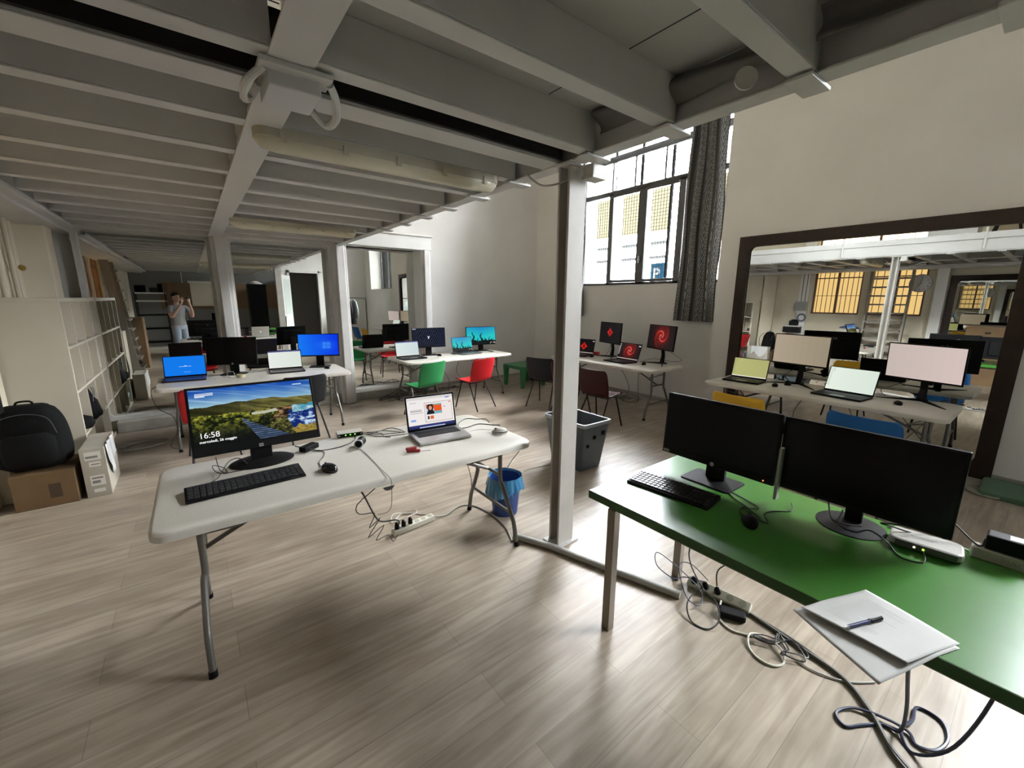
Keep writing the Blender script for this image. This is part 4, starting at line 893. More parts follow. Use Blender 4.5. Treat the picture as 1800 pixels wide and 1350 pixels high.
for z0, z1, a, b in ((.33, .40, -.05, .05), (.27, .31, -.03, .04), (.10, .19, -.04, .05), (.04, .07, -.03, .04)): obj('printed_patch', MB().box(a, b, -.2662, -.265, z0, z1), mat('box_print_light', (.62, .6, .54), .7), t)
for z0, z1, a, b in ((.345, .365, -.045, .03), (.285, .295, -.02, .035), (.12, .145, -.03, .02), (.16, .175, -.03, .04)): obj('printed_text', MB().box(a, b, -.2668, -.266, z0, z1), pb, t)
o = obj('plastic_wrap', MB().grid(lambda u, v: (-.71+.006*sin(u*17)+.01*v, 4.8+.42*u, .44-.30*v*(.5+.5*abs(sin(u*4)))), 20, 10), mat('wrap', (.6, .6, .58), .2), smooth=True, solid=.001); tag(o, 'torn pale plastic wrap hanging on the side of the printer box', 'wrap')
# wall fittings at the left
t = thing('wall_lamp', 'small brass fitting with a pipe on the left wall above the shelf', 'wall fitting', (-1.28, 6.38, 1.96))
obj('knob', MB().lathe([(0, -.03), (.022, -.022), (.032, 0), (.022, .022), (0, .03)], 18), mat('brass', (.45, .32, .10), .3, metal=.8), t, smooth=True)
obj('pipe', MB().tube([(0, .02, 0), (-.02, .17, .01)], .012).tube([(-.03, 0, -1.2), (-.03, 0, .45)], .02), WALLY, t, smooth=True)
t = thing('wall_pipe', 'cream painted pipe running down the left wall near the mirror corner', 'pipe')
obj('pipe', MB().tube([(-1.28, 5.75, .2), (-1.28, 5.75, 2.4)], .028, 10), WALLY, t, smooth=True)
obj('pipe', MB().tube([(-1.29, 6.15, .2), (-1.29, 6.15, 2.4)], .02, 10), WALLY, t, smooth=True)

# bins
BG = mat('bin_grey', (.085, .105, .115), .4); BR_ = mat('bin_rim', (.30, .33, .35), .35)
t = thing('waste_bin', 'large grey rectangular plastic bin behind the steel column', 'bin', (3.05, 2.87, 0), R(0))
rr = []
for z, wx, wy in ((0, .30, .42), (.02, .31, .43), (.485, .385, .56), (.50, .40, .575), (.50, .365, .54), (.02, .29, .41)): rr.append([(x, y, z) for x, y in rrect(wx, wy, .03, 4)])
obj('body', MB().loft(rr), BG, t, smooth=35)
obj('rim', MB().loft([[(x, y, z) for x, y in rrect(wx, wy, .04, 4)] for z, wx, wy in ((.472, .392, .567), (.472, .41, .587), (.505, .41, .587), (.505, .372, .549), (.472, .372, .549))], cap=False), BR_, t, smooth=35)
for i, (x, y, z, s) in enumerate(((-.02, -.262, .35, .02), (.1, -.268, .38, .025), (-.1, -.25, .27, .018))): obj('sticker', MB().cbox((x, y-.004, z), (s*1.6, .012, s*1.6)), BLKP, t)
BB = mat('bin_blue', (.012, .045, .19), .4); BL = mat('bin_liner_blue', (.04, .20, .38), .22, spec=.7)
t = thing('waste_bin', 'small round blue wastebasket with a light blue liner under the nearest white table', 'bin', (1.84, 2.48, 0))
obj('body', MB().lathe([(.0, 0), (.098, 0), (.10, .01), (.128, .30), (.122, .30), (.095, .02), (0, .02)], 32), BB, t, smooth=35)
rnd = random.Random(4); off = [rnd.random() for _ in range(64)]
def lin(u, v):
    a = 2*pi*u; k = .5+.5*sin(a*9+2*sin(a*3))*.6+.2*sin(a*23)
    if v < .45: r = .112+.015*(v/.45); z = .16+.15*(v/.45); r += .002*sin(a*14)
    else: q = (v-.45)/.55; r = .131+.012*q+.022*q*k; z = .318-.16*q*(.55+.45*(.5+.5*sin(a*2+1)))-.01*sin(a*11)*q+ (.012 if q < .2 else 0)
    return (r*cos(a), r*sin(a), z)
obj('liner', MB().grid(lin, 120, 16), BL, t, smooth=True, solid=.0008)
# floor electrics
SP = mat('strip_white', (.62, .60, .50), .4)
def strip(label, x, y, rz, L=.36, n=6, plugs=(0, 1, 2), side=0, zz=0):
    t = thing('power_strip', label, 'power strip', (x, y, zz), R(rz))
    M_ = Matrix.Rotation(R(side), 4, 'X')
    obj('body', MB().box(-L/2, L/2, -.028, .028, 0, .04, M_), SP, t, bevel=.005)
    for i in range(n):
        xx = -L/2+L*(i+.6)/(n+.2)
        obj('socket', MB().tube([M_ @ Vector((xx, 0, .0395)), M_ @ Vector((xx, 0, .0415))], .019, 18), mat('socket_shadow', (.38, .36, .30), .5), t, smooth=40)
        if i in plugs: obj('plug', MB().tube([M_ @ Vector((xx, 0, .041)), M_ @ Vector((xx, 0, .075)), M_ @ Vector((xx, .01, .085))], [.017, .015, .008], 12), BLKP, t, smooth=40)
    return t
strip('white power strip on the floor under the nearest white table, with black plugs', 1.15, 2.70, 6, .34)
FZ = .006
cable('white cord coiled behind the floor power strip of the nearest table', [(1.30, 2.80, FZ), (1.2, 2.9, FZ), (1.08, 2.92, .03), (1.04, 2.84, FZ), (1.12, 2.78, .05), (1.22, 2.80, .05), (1.24, 2.88, .03), (1.16, 2.93, FZ), (1.08, 2.88, FZ)], .004, mat('white_cable', (.6, .58, .5), .4))
cable('pale grey supply cord from the floor power strip past the table legs', [(1.32, 2.72, .02), (1.42, 2.70, FZ), (1.58, 2.76, FZ), (1.68, 2.70, FZ), (1.72, 2.5, FZ), (1.70, 2.3, FZ), (1.64, 2.14, FZ), (1.62, 2.10, FZ)], .006, GREYC)
cable('thick black cord dropping from the nearest table to the floor power strip', [(.60, 2.10, .70), (.64, 2.15, .62), (.74, 2.3, .40), (.80, 2.36, .32), (.94, 2.5, .22), (1.01, 2.62, .12), (1.02, 2.68, .08)], .005)
cable('thin kinked black cord beside the thick cord under the nearest table', [(.70, 2.12, .70), (.70, 2.14, .66), (.60, 2.16, .58), (.62, 2.2, .5), (.72, 2.25, .45), (.70, 2.3, .34), (.78, 2.34, .36), (.72, 2.4, .22), (.84, 2.45, .24), (.80, 2.5, .12), (.90, 2.55, .1), (.94, 2.58, .02), (.99, 2.62, .03)], .0028, k=3)
cable('black cord hanging behind the right legs of the nearest white table', [(1.66, 2.6, .70), (1.64, 2.7, .55), (1.65, 2.75, .4), (1.72, 2.8, .2), (1.75, 2.85, .02)], .003)
cable('grey cord on the floor from the grey bin toward the nearest table', [(1.76, 2.2, .62), (1.95, 2.6, .3), (2.2, 2.9, FZ), (2.5, 3.0, FZ), (2.84, 2.95, FZ)], .004, GREYC)
# under the green desk
strip('dusty white power strip tipped on the floor under the green desk', 2.235, .94, -82, .34, 5, (0, 1, 2), 35, .012)
cable('large grey cable running along the floor under the green desk to the front', [(2.24, .80, .01), (2.2, .55, .01), (2.16, .34, .01), (2.05, .21, .01), (1.93, .12, .01), (1.86, -.0, .01), (1.83, -.2, .01)], .009, mat('cable_darkgrey', (.12, .115, .10), .5))
cable('second grey cable beside the large cable, under the green desk', [(2.20, .92, .012), (2.235, .75, .01), (2.21, .5, .01), (2.14, .31, .01), (2.02, .19, .01), (1.9, .1, .01), (1.84, -.02, .01), (1.80, -.2, .01)], .006, mat('cable_darkgrey', (.12, .115, .10), .5))
t = thing('power_adapter', 'black power adapter on the floor under the green desk', 'power adapter', (2.14, .82, .003), R(-62))
obj('body', MB().prism(rrect(.13, .065, .015), 0, .034), BLKP, t, bevel=.006)
cable('white cord loop on the floor below the black adapter', [(2.18, .90, .03), (2.08, .86, FZ), (2.04, .78, FZ), (2.08, .70, FZ), (2.12, .64, FZ), (2.10, .57, .02), (2.04, .53, FZ), (1.98, .55, FZ), (1.965, .61, FZ), (2.0, .67, FZ), (2.07, .70, .02), (2.13, .67, FZ)], .005, mat('white_cable', (.6, .58, .5), .4))
kp = []
for i in range(42):
    a = i*2*pi/10; kp.append((2.125+.055*cos(a)*(1+.2*sin(i*1.3)), .575+.12*sin(a*.5+i*.02)*(.6+.4*cos(i)), .012+.018*abs(sin(i*.7))))
cable('bundle of thin black cord tied in a knot under the green desk', kp, .0032, k=3)
cable('pale cord running from the tied knot toward the desk front', [(2.10, .5, FZ), (2.10, .42, FZ), (2.15, .32, FZ), (2.25, .24, FZ)], .004, GREYC)
cable('black cord from the strip looping left under the green desk', [(2.20, 1.0, .06), (2.12, 1.02, .04), (2.0, 1.0, .03), (1.93, .93, FZ), (1.95, .85, FZ), (2.04, .84, .02), (2.12, .90, .05), (2.16, 1.0, .06), (2.2, 1.12, .2), (2.26, 1.08, .45), (2.22, .98, .69)], .004)
cable('thin dark blue cord tangled in rings above the desk power strip', [(2.22, 1.02, .06), (2.14, 1.10, .08), (2.05, 1.12, .10), (2.0, 1.2, .16), (2.06, 1.24, .2), (2.13, 1.13, .12), (2.14, 1.0, .05), (2.06, .96, .02), (2.02, 1.02, .06), (2.10, 1.12, .16), (2.2, 1.1, .14), (2.22, 1.0, .08)], .003, mat('navy_cable', (.02, .025, .06), .5))
cable('black cord dropping from the green desk in a pointed loop to the strip', [(2.13, .86, .70), (2.10, .82, .55), (2.15, .76, .45), (2.2, .84, .32), (2.22, .95, .18), (2.2, .94, .09)], .004)
cable('dark blue cord hanging in three wide loops at the bottom right', [(1.70, .13, .70), (1.80, .12, .45), (1.93, .11, .2), (2.02, .12, .03), (2.03, .17, FZ), (1.96, .22, FZ), (1.9, .26, FZ), (1.94, .30, FZ), (2.02, .26, .01), (2.06, .17, .015), (2.07, .10, .01), (2.03, .07, FZ), (2.06, .02, .01), (2.16, .0, FZ), (2.24, .03, FZ), (2.24, .10, FZ), (2.14, .10, .012), (2.05, .12, .015), (1.98, .07, FZ), (2.02, -.02, .1), (2.1, -.08, .35), (2.15, -.1, .70)], .006, mat('navy_cable', (.02, .025, .06), .5))
# loose cables along the walls
def tangle(label, cx, cy, rx, ry, n, seed, m, r=.004, z=.01, up=.05):
    rnd = random.Random(seed); pts = []
    for i in range(n):
        a = i*2*pi/7+rnd.random()*.5; k = .5+.5*rnd.random(); pts.append((cx+rx*k*cos(a), cy+ry*k*sin(a), z+up*rnd.random()))
    return cable(label, pts, r, m, 'cable_coil', 'cable', 5)
PALE = mat('pale_cable', (.34, .33, .27), .5)
tangle('pale grey cable coiled on the floor between the printer box and the left table', -.62, 6.2, .26, .2, 26, 2, PALE, .006, .008, .01)
tangle('pale cable coil on the floor at the foot of the big mirror', 5.62, .1, .28, .24, 26, 3, PALE, .006, .008, .01)
tangle('dark cable tangle on the floor under the left end of the far table', 2.75, 6.62, .45, .2, 44, 5, BLACKC, .004, .008, .12)
tangle('dark cable tangle below the middle of the far table', 3.5, 6.75, .5, .16, 34, 6, BLACKC, .0035, .008, .08)
tangle('cord heap on the floor under the window table', 5.75, 4.25, .2, .25, 26, 8, mat('brown_cable', (.08, .06, .05), .5), .004, .008, .08)
tangle('black cord heap on the floor under the white desk by the big mirror', 5.5, 1.3, .25, .5, 30, 9, BLACKC, .004, .008, .1)
o = obj('white_adapter', MB().prism(rrect(.2, .07, .02), 0, .04), WHITEPL, loc=(1.92, 6.55, 0), bevel=.004); tag(o, 'white adapter box on the floor right of the left table', 'adapter')
hang = [((-.36, 5.75, .745), 'black cord with an inline switch hanging from the left end of the left table', [(-.38, 5.75, .745), (-.43, 5.76, .69), (-.40, 5.8, .5), (-.28, 5.8, .38), (-.27, 5.8, .2), (-.34, 5.78, .06), (-.26, 5.75, .01)]),
        (0, 'thin cord hanging under the far table between the green and red chairs', [(3.3, 6.2, .69), (3.32, 6.25, .5), (3.45, 6.3, .3), (3.5, 6.4, .05), (3.6, 6.5, .01)]),
        (0, 'thin cord hanging under the far table behind the red chair', [(3.62, 6.2, .69), (3.6, 6.3, .45), (3.75, 6.4, .25), (3.7, 6.5, .02)]),
        (0, 'cord hanging under the window table beside the maroon chair', [(5.0, 4.3, .69), (5.1, 4.3, .5), (5.2, 4.4, .3), (5.4, 4.3, .02)]),
        (0, 'cord curving down under the middle of the window table', [(5.1, 3.95, .69), (5.2, 3.9, .5), (5.15, 3.8, .35), (5.4, 4.1, .1), (5.6, 4.2, .02)]),
        (0, 'straight cord under the right end of the window table', [(5.3, 3.75, .69), (5.3, 3.75, .4), (5.4, 3.8, .15), (5.6, 4.0, .02)]),
        (0, 'cord looping beneath the white desk near the blue chair', [(5.0, .75, .69), (5.05, .6, .5), (5.1, .55, .4), (5.2, .75, .3), (5.4, .9, .05)]),
        (0, 'cord looping beneath the white desk near the yellow chair', [(5.0, 1.5, .69), (5.1, 1.6, .45), (5.2, 1.45, .25), (5.4, 1.4, .03)])]
for _, lab, pts in hang: cable(lab, pts, .0035, mat('dusty_cable', (.05, .045, .04), .5))
MC = [((5.55, 4.45, .80), 'cord looping behind the diamond wallpaper monitor', [(5.47, 4.45, 1.0), (5.56, 4.55, .85), (5.55, 4.6, .76), (5.6, 4.5, .745)]),
      (0, 'cord looping behind the large swirl monitor', [(5.5, 3.5, 1.0), (5.62, 3.35, .88), (5.6, 3.25, .82), (5.55, 3.4, .80), (5.6, 3.7, .80), (5.58, 3.9, .745)]),
      (0, 'cord behind the beige screen monitor', [(5.5, 1.7, 1.0), (5.58, 1.85, .86), (5.55, 1.95, .76), (5.6, 1.8, .745)]),
      (0, 'cord behind the pinkish white monitor', [(5.5, .7, 1.0), (5.6, .9, .86), (5.55, 1.0, .80), (5.5, .95, .745)])]
for _, lab, pts in MC: cable(lab, pts, .003)
tangle('small heap of black cord between the two screens of the far table', 3.62, 6.28, .14, .07, 26, 12, BLACKC, .005, .75, .02)

# ================================================================== PERSON BEHIND THE CAMERA (seen in the mirrors)
def skin_mesh(name, verts, edges, rad, m, parent, root=0, sub=2):
    me = bpy.data.meshes.new(name); me.from_pydata([tuple(v) for v in verts], edges, []); me.update(); me.materials.append(m)
    o = bpy.data.objects.new(name, me); COL.objects.link(o); o.parent = parent
    md = o.modifiers.new('skin', 'SKIN'); md.use_smooth_shade = True
    if not me.skin_vertices:
        me.attributes.new('skin_tmp', 'FLOAT', 'POINT')
    sv = me.skin_vertices[0].data if me.skin_vertices else None
    if sv:
        for i, r in enumerate(rad): sv[i].radius = (r, r) if not isinstance(r, tuple) else r
        sv[root].use_root = True
    s2 = o.modifiers.new('sub', 'SUBSURF'); s2.levels = sub; s2.render_levels = sub
    return o
SKIN = mat('skin', (.50, .30, .22), .5); SHIRT = mat('grey_shirt', (.22, .22, .22), .9, bump=.1, bscale=80); JEAN = mat('pale_jeans', (.28, .33, .40), .9); HAIR = mat('dark_hair', (.02, .015, .012), .7)
def limb(P, Rr, n=14, k=5):
    pts = spline([tuple(p)+() for p in P], k); rad = [v.x for v in spline([(r, 0, 0) for r in Rr], k)]
    return pts, rad
pr = thing('person', 'person in grey t-shirt and pale jeans holding up a phone, reflected in left mirror', 'person', (-.27, -.36, 0), R(-37.5))
# local frame: +Y looks along the camera direction
B = MB()
def ell(z, wx, wy, cy=0, cx=0, n=24): return [(cx+wx*cos(2*pi*i/n), cy+wy*sin(2*pi*i/n), z) for i in range(n)]
# continuous body: legs, trunk, neck, head as lofts welded by remesh
B.loft([ell(z, wx, wy, cy) for z, wx, wy, cy in ((.86, .155, .105, 0), (.95, .165, .11, 0), (1.08, .15, .10, 0), (1.22, .17, .11, .0), (1.36, .19, .115, 0), (1.44, .17, .09, 0), (1.48, .09, .07, 0), (1.53, .058, .058, .0), (1.60, .056, .06, .01))])
B.loft([ell(z, wx, wy, cy) for z, wx, wy, cy in ((1.565, .03, .04, .03), (1.585, .055, .075, .03), (1.63, .072, .09, .022), (1.70, .078, .098, .012), (1.76, .07, .09, .005), (1.795, .045, .06, 0), (1.805, .01, .02, 0))])
B.tube([(0, .10, 1.70), (0, .125, 1.665), (0, .112, 1.655)], [.008, .014, .01], 8)
for s in (-1, 1):
    B.tube([(s*.078, .01, 1.70), (s*.088, .0, 1.67)], [.02, .014], 8)
    p, r = limb([(s*.09, 0, .92), (s*.10, .01, .7), (s*.105, .02, .50), (s*.11, 0, .3), (s*.11, -.01, .09)], [.10, .085, .058, .058, .04]); B.tube(p, r, 14)
    B.loft([[(s*.11+wx*cos(a), cy+wy*sin(a), z) for a in [2*pi*i/16 for i in range(16)]] for z, wx, wy, cy in ((0, .045, .125, .05), (.03, .048, .128, .05), (.07, .042, .09, .02), (.11, .038, .05, -.01))])
    p, r = limb([(s*.15, 0, 1.41), (s*.22, .03, 1.38), (s*.27, .10, 1.25), (s*.275, .15, 1.17), (s*.22, .24, 1.30), (s*.13, .31, 1.48), (s*.10, .335, 1.55)], [.06, .055, .044, .042, .038, .028, .024]); B.tube(p, r, 12)
    B.loft([[(s*.10+wx*cos(a), .335+wy*sin(a), z) for a in [2*pi*i/12 for i in range(12)]] for z, wx, wy in ((1.53, .022, .02), (1.57, .036, .017), (1.62, .038, .016), (1.635, .03, .012))])
    for f, (dx, L) in enumerate(((-.027, .062), (-.009, .072), (.009, .068), (.027, .052))):
        x = s*(.10)+dx; B.tube(spline([(x, .335, 1.62), (x*.97, .345, 1.62+L*.5), (x*.93, .365, 1.62+L*.8), (x*.88, .36, 1.62+L)], 3), [.0095]*7+[.0085, .0085, .006], 8)
    B.tube(spline([(s*.075, .33, 1.575), (s*.052, .345, 1.60), (s*.045, .355, 1.625)], 3), .010, 8)
body = obj('body', B, SKIN, pr, smooth=True)
rm = body.modifiers.new('weld', 'REMESH'); rm.mode = 'VOXEL'; rm.voxel_size = .0065; rm.use_smooth_shade = True
S = MB(); S.loft([ell(z, wx, wy, 0) for z, wx, wy in ((.93, .178, .122), (1.08, .165, .115), (1.22, .182, .122), (1.36, .20, .125), (1.44, .178, .1), (1.485, .085, .078))], cap=False)
for s in (-1, 1):
    p, r = limb([(s*.14, 0, 1.41), (s*.22, .03, 1.385), (s*.265, .09, 1.27)], [.072, .066, .062]); S.tube(p, r, 14)
obj('t_shirt', S, SHIRT, pr, smooth=True)
J = MB(); J.loft([ell(z, wx, wy, 0) for z, wx, wy in ((.82, .165, .115), (.9, .172, .12), (.97, .17, .117))])
for s in (-1, 1):
    p, r = limb([(s*.09, 0, .90), (s*.10, .01, .7), (s*.105, .02, .50), (s*.11, 0, .3), (s*.11, -.01, .10)], [.108, .095, .072, .068, .058]); J.tube(p, r, 14)
obj('jeans', J, JEAN, pr, smooth=True)
H = MB(); H.loft([ell(z, wx, wy, cy) for z, wx, wy, cy in ((1.66, .075, .06, -.045), (1.72, .086, .10, -.008), (1.77, .085, .105, .0), (1.81, .06, .08, .0), (1.825, .02, .03, 0))])
obj('hair', H, HAIR, pr, smooth=True)
for s in (-1, 1): obj('eye', MB().lathe([(0, -.008), (.007, -.004), (.008, 0), (.007, .004), (0, .008)], 10), mat('eye_dark', (.02, .015, .01), .2), pr, loc=(s*.03, .098, 1.71), smooth=True)
obj('mouth', MB().box(-.022, .022, .103, .108, 1.628, 1.635), mat('lip', (.35, .12, .1), .5), pr)
for s in (-1, 1): obj('shoe', MB().loft([[(s*.11+wx*cos(a), cy+wy*sin(a), z) for a in [2*pi*i/16 for i in range(16)]] for z, wx, wy, cy in ((0, .052, .138, .05), (.035, .054, .138, .05), (.075, .047, .098, .02), (.10, .044, .06, -.01))]), BLKP, pr, smooth=True)
ph = thing('phone', 'dark phone held up by the person in the left wall mirror', 'phone', (0, 0, 0), 0)
pb_ = obj('body', MB().box(-.05, .10, -.0745+.04, .0, 0, .008), BLKP, ph, bevel=.003)
ph.matrix_world = Matrix((r2, u2, -fw)).transposed().to_4x4(); ph.location = Vector((0, 0, CAM_H)) - fw*.030
obj('screen', MB().box(-.047, .097, -.0315, -.003, .008, .0085), mat('phone_screen', (.03, .03, .035), .2), ph)

# ================================================================== LEFT AND REAR PARTS OF THE HALL (seen in mirrors)
t = thing('wall_clock', 'round white wall clock on the left wall, seen in the big mirror', 'clock', (-1.395, 2.05, 2.1))
obj('case', MB().lathe([(0, 0), (.2, 0), (.2, .03), (.18, .035), (0, .035)], 40, M=Matrix.Rotation(R(90), 4, 'Y')), mat('clock_rim', (.35, .35, .34), .4), t, smooth=40)
obj('dial', MB().lathe([(0, .034), (.178, .034), (.178, .037), (0, .037)], 40, M=Matrix.Rotation(R(90), 4, 'Y')), WHITEPL, t, smooth=40)
for k in range(12):
    a = 2*pi*k/12; n = str(k or 12)
    text('numeral', n, .045, BLKP, t, (.038, sin(a)*.145-(.012 if len(n) < 2 else .022), cos(a)*.145-.015), (R(90), 0, R(90)))
for ln, a in ((.10, 152), (.14, 350)): obj('hand', MB().box(.039, .041, -.004, .004, -.02, ln, Matrix.Rotation(R(-a), 4, 'X')), BLKP, t)
ST = mat('stair_metal', (.22, .20, .17), .5, metal=.3)
t = thing('staircase', 'steep open metal staircase before the yellow windows, seen in the big mirror', 'stairs', (-1.08, 2.5, 0))
for k in range(11): obj('tread', MB().box(-.18+.02*k, .0+.02*k, -.36, .30, .2+.2*k, .235+.2*k, Matrix.Rotation(pi, 4, 'Z')), ST, t)
for y in (-.33, .38): obj('stringer', MB().add([(.15, y-.02, 0), (.0, y-.02, 0), (-.22, y-.02, 2.39), (-.08, y-.02, 2.39), (.15, y+.02, 0), (.0, y+.02, 0), (-.22, y+.02, 2.39), (-.08, y+.02, 2.39)], [(0, 1, 2, 3), (7, 6, 5, 4), (0, 4, 5, 1), (1, 5, 6, 2), (2, 6, 7, 3), (3, 7, 4, 0)]), ST, t)
t = thing('fuse_box', 'grey wall-mounted electrical cabinet by the left windows, seen in the big mirror', 'electrical box', (-1.33, 4.31, 1.42))
obj('cabinet', MB().box(-.01, .06, -.14, .14, 0, .26), mat('cabinet_grey', (.42, .42, .40), .4), t, bevel=.006); obj('hinged_door', MB().box(.06, .068, -.12, .12, .02, .24), mat('cabinet_door', (.25, .25, .24), .3), t)
obj('conduit', MB().tube([(.0, -.05, .26), (.0, -.05, 1.0)], .01).tube([(.0, .04, .26), (.0, .04, 1.0)], .01), ST, t, smooth=True)
t = thing('hose_reel', 'blue-grey cable coil hanging on the left wall under the electrical cabinet', 'cable', (-1.31, 4.28, 1.25))
obj('coil', MB().loft([[((.0+.02*cos(b)), (.09+.022*sin(b))*cos(a), (.09+.022*sin(b))*sin(a)) for b in [2*pi*j/8 for j in range(8)]] for a in [2*pi*i/24 for i in range(25)]], cap=False), mat('coil_blue', (.10, .13, .17), .5), t, smooth=True)
t = thing('left_cabinet', 'black wall-hung cabinet with a white top on the left wall, seen in the big mirror', 'cabinet', (-1.18, 4.45, 0), 0)
obj('carcass', MB().box(-.2, .0, -.2, .2, .84, 1.0), BLKP, t); obj('top', MB().box(-.185, .005, -.21, .21, 1.0, 1.03), WHITEP, t)
o = obj('black_appliance', MB().prism(rrect(.15, .2, .04), 0, .12).prism(rrect(.1, .12, .03), .12, .16), BLKP, loc=(-1.285, 4.43, 1.032)); tag(o, 'small black appliance on the wall-hung cabinet, seen in the big mirror', 'appliance')
t = thing('drawer_unit', 'white chest with slot-handled drawers by the left wall, seen in the left mirror', 'drawers', (-1.20, 3.22, 0))
obj('carcass', MB().box(-.17, .12, -.28, .2, 0, 1.02), SH, t, bevel=.004)
for k in range(4): d_ = obj('drawer', MB().box(-.15, .10, .20, .212, .1+.23*k, .31+.23*k), SH, t, bevel=.003); obj('handle_slot', MB().box(-.1, .06, .212, .215, .27+.23*k, .285+.23*k), DARKV, d_)
o = obj('blue_cloth', MB().loft([[(.12*k*cos(a), .2*k*sin(a), z) for a in [2*pi*i/18 for i in range(18)]] for z, k in ((0, 1), (.03, .98), (.05, .7), (.055, .2))]), mat('cloth_blue', (.08, .12, .25), .9), loc=(-1.23, 3.18, 1.022), smooth=60); tag(o, 'folded blue cloth on the white drawer chest, seen in the left mirror', 'cloth')
t = thing('carton', 'large brown cardboard carton near the left wall mirror, seen in the big mirror', 'box', (-1.12, .85, 0)); obj('carton_body', MB().box(-.2, .2, -.35, .3, 0, 1.2), KR, t, bevel=.004); obj('handle_hole', MB().box(.2, .202, -.05, .03, 1.05, 1.09), DARKV, t)
# things on the mezzanine floor
t = thing('stool', 'dark four-legged stool standing on the mezzanine, seen in the big mirror', 'stool', (1.2, .75, 2.70))
obj('seat', MB().lathe([(0, .45), (.2, .45), (.22, .5), (.1, .56), (0, .56)], 24), BLKP, t, smooth=50)
for a in (45, 135, 225, 315): obj('leg', MB().tube([(.1*cos(R(a)), .1*sin(R(a)), .46), (.24*cos(R(a)), .24*sin(R(a)), 0)], .014), BLKP, t, smooth=True)
t = thing('canvas', 'dark blue painted canvas standing on the mezzanine, seen in the big mirror', 'canvas', (.9, .15, 2.70)); obj('canvas_board', MB().box(-.02, .02, -.5, .25, 0, 1.2), mat('panel_blue', (.03, .05, .09), .6, var=.5, vscale=3), t)
t = thing('white_locker', 'pale box standing on the mezzanine between windows and stool, seen in the big mirror', 'box', (.2, 1.5, 2.70)); obj('box_body', MB().box(-.3, .3, -.35, .3, 0, 1.1), WALL, t, bevel=.01)
# rear of the hall
t = thing('storage_rack', 'black equipment rack with pale shelf edges behind the photographer, seen in the left mirror', 'rack', (-.87, -2.1, 0))
for z in (.35, .75, 1.15, 1.55, 1.78): obj('shelf_board', MB().box(-.35, .35, -.25, .25, z, z+.04), WALL if z > 1.5 else BLKP, t)
for sx in (-.34, .34):
    for sy in (-.24, .24): obj('upright', MB().box(sx-.015, sx+.015, sy-.015, sy+.015, 0, 1.82), BLKM, t)
for i, (x, w, h, c) in enumerate(((-.2, .25, .2, BLKP), (.1, .2, .14, BLKM), (.25, .12, .25, BLKP))):
    o = obj('equipment_case', MB().box(x-w/2, x+w/2, -.18, .18, 0, h), c, loc=(-.87, -2.1, 1.822), bevel=.01); tag(o, ('wide', 'flat', 'narrow')[i]+' black case on top of the rear equipment rack', 'case')
for i in range(4):
    o = obj('leaning_board', MB().box(-.02, .02, -.35, .35, 0, 1.15-.1*i, Matrix.Rotation(R(-8-2*i), 4, 'Y')), [mat('frame_brown', (.10, .05, .03), .6), mat('canvas_back', (.25, .22, .16), .7), mat('frame_dark', (.05, .03, .02), .6), mat('canvas_grey', (.14, .14, .13), .7)][i], loc=(-.30+.14*i, -1.45, .0)); tag(o, ('brown', 'cream', 'dark brown', 'grey')[i]+' board leaning beside the rear equipment rack, seen in the left mirror', 'board')
t = thing('wall_panel', 'brown wooden panel band on the rear wall behind the photographer', 'panel'); obj('panel_board', MB().box(-.7, 2.6, YR, YR+.03, 1.3, 2.15), mat('brown_panel', (.13, .075, .035), .6), t)
t = thing('flip_chart', 'pale hanging chart on the rear wall, seen in the left mirror', 'chart'); obj('sheet', MB().box(.1, .75, YR+.035, YR+.05, 1.4, 2.15), SH, t); obj('top_rail', MB().box(.05, .8, YR+.03, YR+.06, 2.15, 2.22), WHITEP, t)
t = thing('tall_cabinet', 'tall black cabinet behind the photographer, seen in the middle mirror', 'cabinet', (1.75, -1.2, 0)); obj('carcass', MB().box(-.24, .24, -.25, .25, 0, 2.1), BLKP, t, bevel=.01); obj('cabinet_door', MB().box(-.23, .23, .25, .265, .05, 2.05), BLKP, t)
o = obj('pale_bag', MB().lathe([(0, .1), (.1, .09), (.2, .03), (.22, 0), (0, 0)], 20), WALL, loc=(1.72, -1.2, 2.1), smooth=50); tag(o, 'pale folded bag on top of the tall black cabinet', 'bag')
t = thing('rear_desk', 'dark desk behind the photographer with a black monitor, seen in the left mirror', 'desk', (.85, -1.7, 0)); obj('desktop', MB().box(-.6, .6, -.35, .35, .72, .75), BLKP, t)
for sx in (-.55, .55):
    for sy in (-.3, .3): obj('leg', MB().box(sx-.02, sx+.02, sy-.02, sy+.02, 0, .72), BLKM, t)
monitor('black monitor on the dark rear desk, seen in the left mirror', .8, -1.65, .88, 180, 3, .55, .33, blank, 'round', tz=.75)
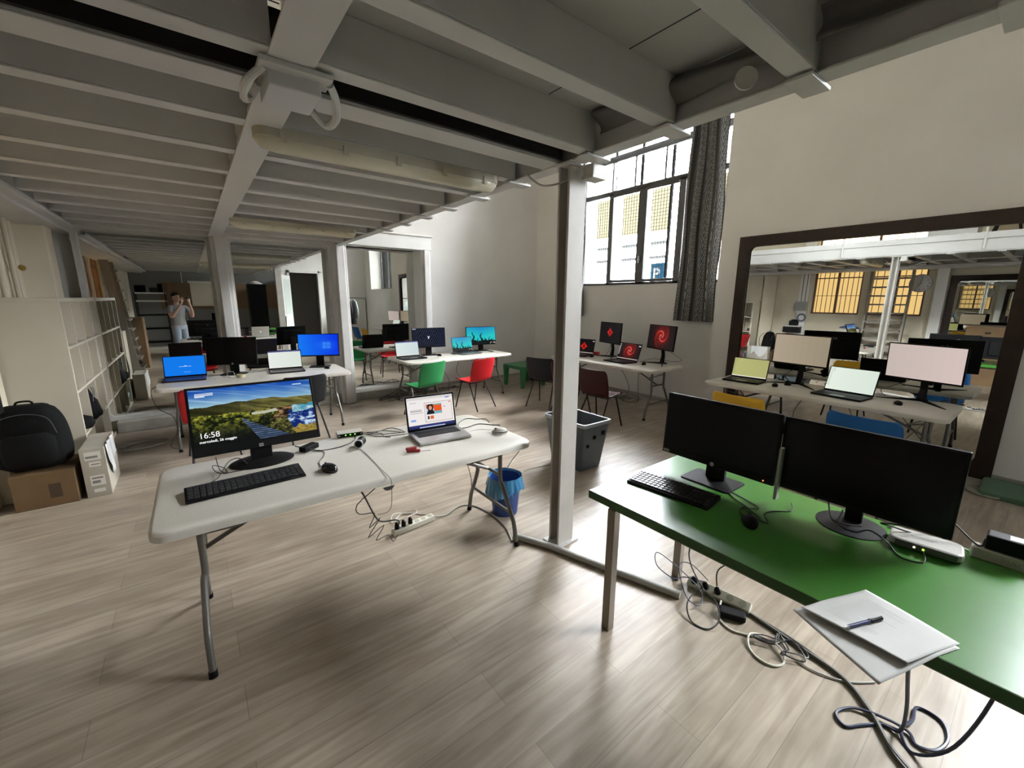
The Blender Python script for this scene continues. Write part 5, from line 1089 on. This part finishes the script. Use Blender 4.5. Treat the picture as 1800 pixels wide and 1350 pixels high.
# garment rack
t = thing('garment_rack', 'black garment rail standing behind the camera at the right, seen in the narrow mirror', 'clothes rack', (4.75, -1.6, 0))
obj('rail', MB().tube([(-.55, 0, 1.7), (.55, 0, 1.7)], .014), BLKM, t, smooth=True)
for s in (-.55, .55): obj('upright', MB().tube([(s, 0, .25), (s, 0, 1.7)], .013), BLKM, t, smooth=True); obj('foot', MB().tube([(s, -.3, .03), (s, 0, .3), (s, .3, .03)], .012), BLKM, t, smooth=True)
for i, (x, m_) in enumerate(((-.1, mat('jacket_dark', (.025, .025, .025), .9)), (.1, mat('jacket_pale', (.3, .34, .34), .9)), (.38, BLKM))):
    if i == 2:
        o = obj('coat_hanger', MB().tube(spline([(0, 0, 0), (0, .02, -.03), (0, 0, -.06), (0, .2, -.14), (0, -.2, -.14), (0, 0, -.06)], 4), .004), m_, loc=(4.75-.4, -1.6, 1.715)); tag(o, 'empty black hanger on the garment rail', 'hanger'); continue
    J = MB().loft([[(wx*cos(a), wy*sin(a), z) for a in [2*pi*k/20 for k in range(20)]] for z, wx, wy in ((-.95, .09, .24), (-.5, .08, .23), (-.2, .08, .22), (-.1, .06, .17), (-.05, .03, .05))])
    for s in (-1, 1): J.tube([(0, s*.18, -.13), (.02, s*.27, -.4), (.03, s*.27, -.72)], [.055, .06, .05], 10)
    o = obj('jacket', J, m_, loc=(4.75+x, -1.6, 1.70), smooth=50); tag(o, ('dark jacket', 'pale grey jacket')[i]+' hanging on the garment rail, seen in the narrow mirror', 'jacket')
t = thing('wall_speaker', 'black loudspeaker mounted high on the rear wall, seen in the narrow mirror', 'speaker', (4.9, YR+.14, 3.0)); obj('cabinet', MB().box(-.13, .13, -.1, .12, -.2, .2), BLKP, t, bevel=.01); obj('bracket', MB().tube([(0, -.1, 0), (0, -.14, 0)], .02), BLKM, t)
o = obj('green_mat', MB().prism(rrect(.5, .4, .05), 0, .05), mat('mat_green', (.06, .12, .07), .8), loc=(5.62, .0, 0), bevel=.01); tag(o, 'dull green folded mat on the floor at the foot of the big mirror', 'mat')

# ------------------------------------------------------------------ groups of repeats
GN = {'chair': 'stacking chairs at the tables', 'monitor': 'monitors in the studio', 'laptop': 'laptops on the tables', 'mouse': 'computer mice', 'cable': 'loose cables and cords',
      'light fixture': 'tube light fixtures under the mezzanine', 'backpack': 'bags and backpacks', 'paper': 'paper sheets on the green desk', 'power strip': 'power strips', 'curtain': 'window curtains',
      'keyboard': 'keyboards', 'bin': 'waste bins', 'board': 'boards leaning at the rear', 'case': 'equipment cases on the rack', 'jacket': 'jackets on the garment rail'}
for o in list(COL.objects):
    if not o.parent and 'category' in o.keys() and 'group' not in o.keys():
        if o.name.startswith('folding_table'): o['group'] = 'white folding tables'
        elif o['category'] in GN: o['group'] = GN[o['category']]
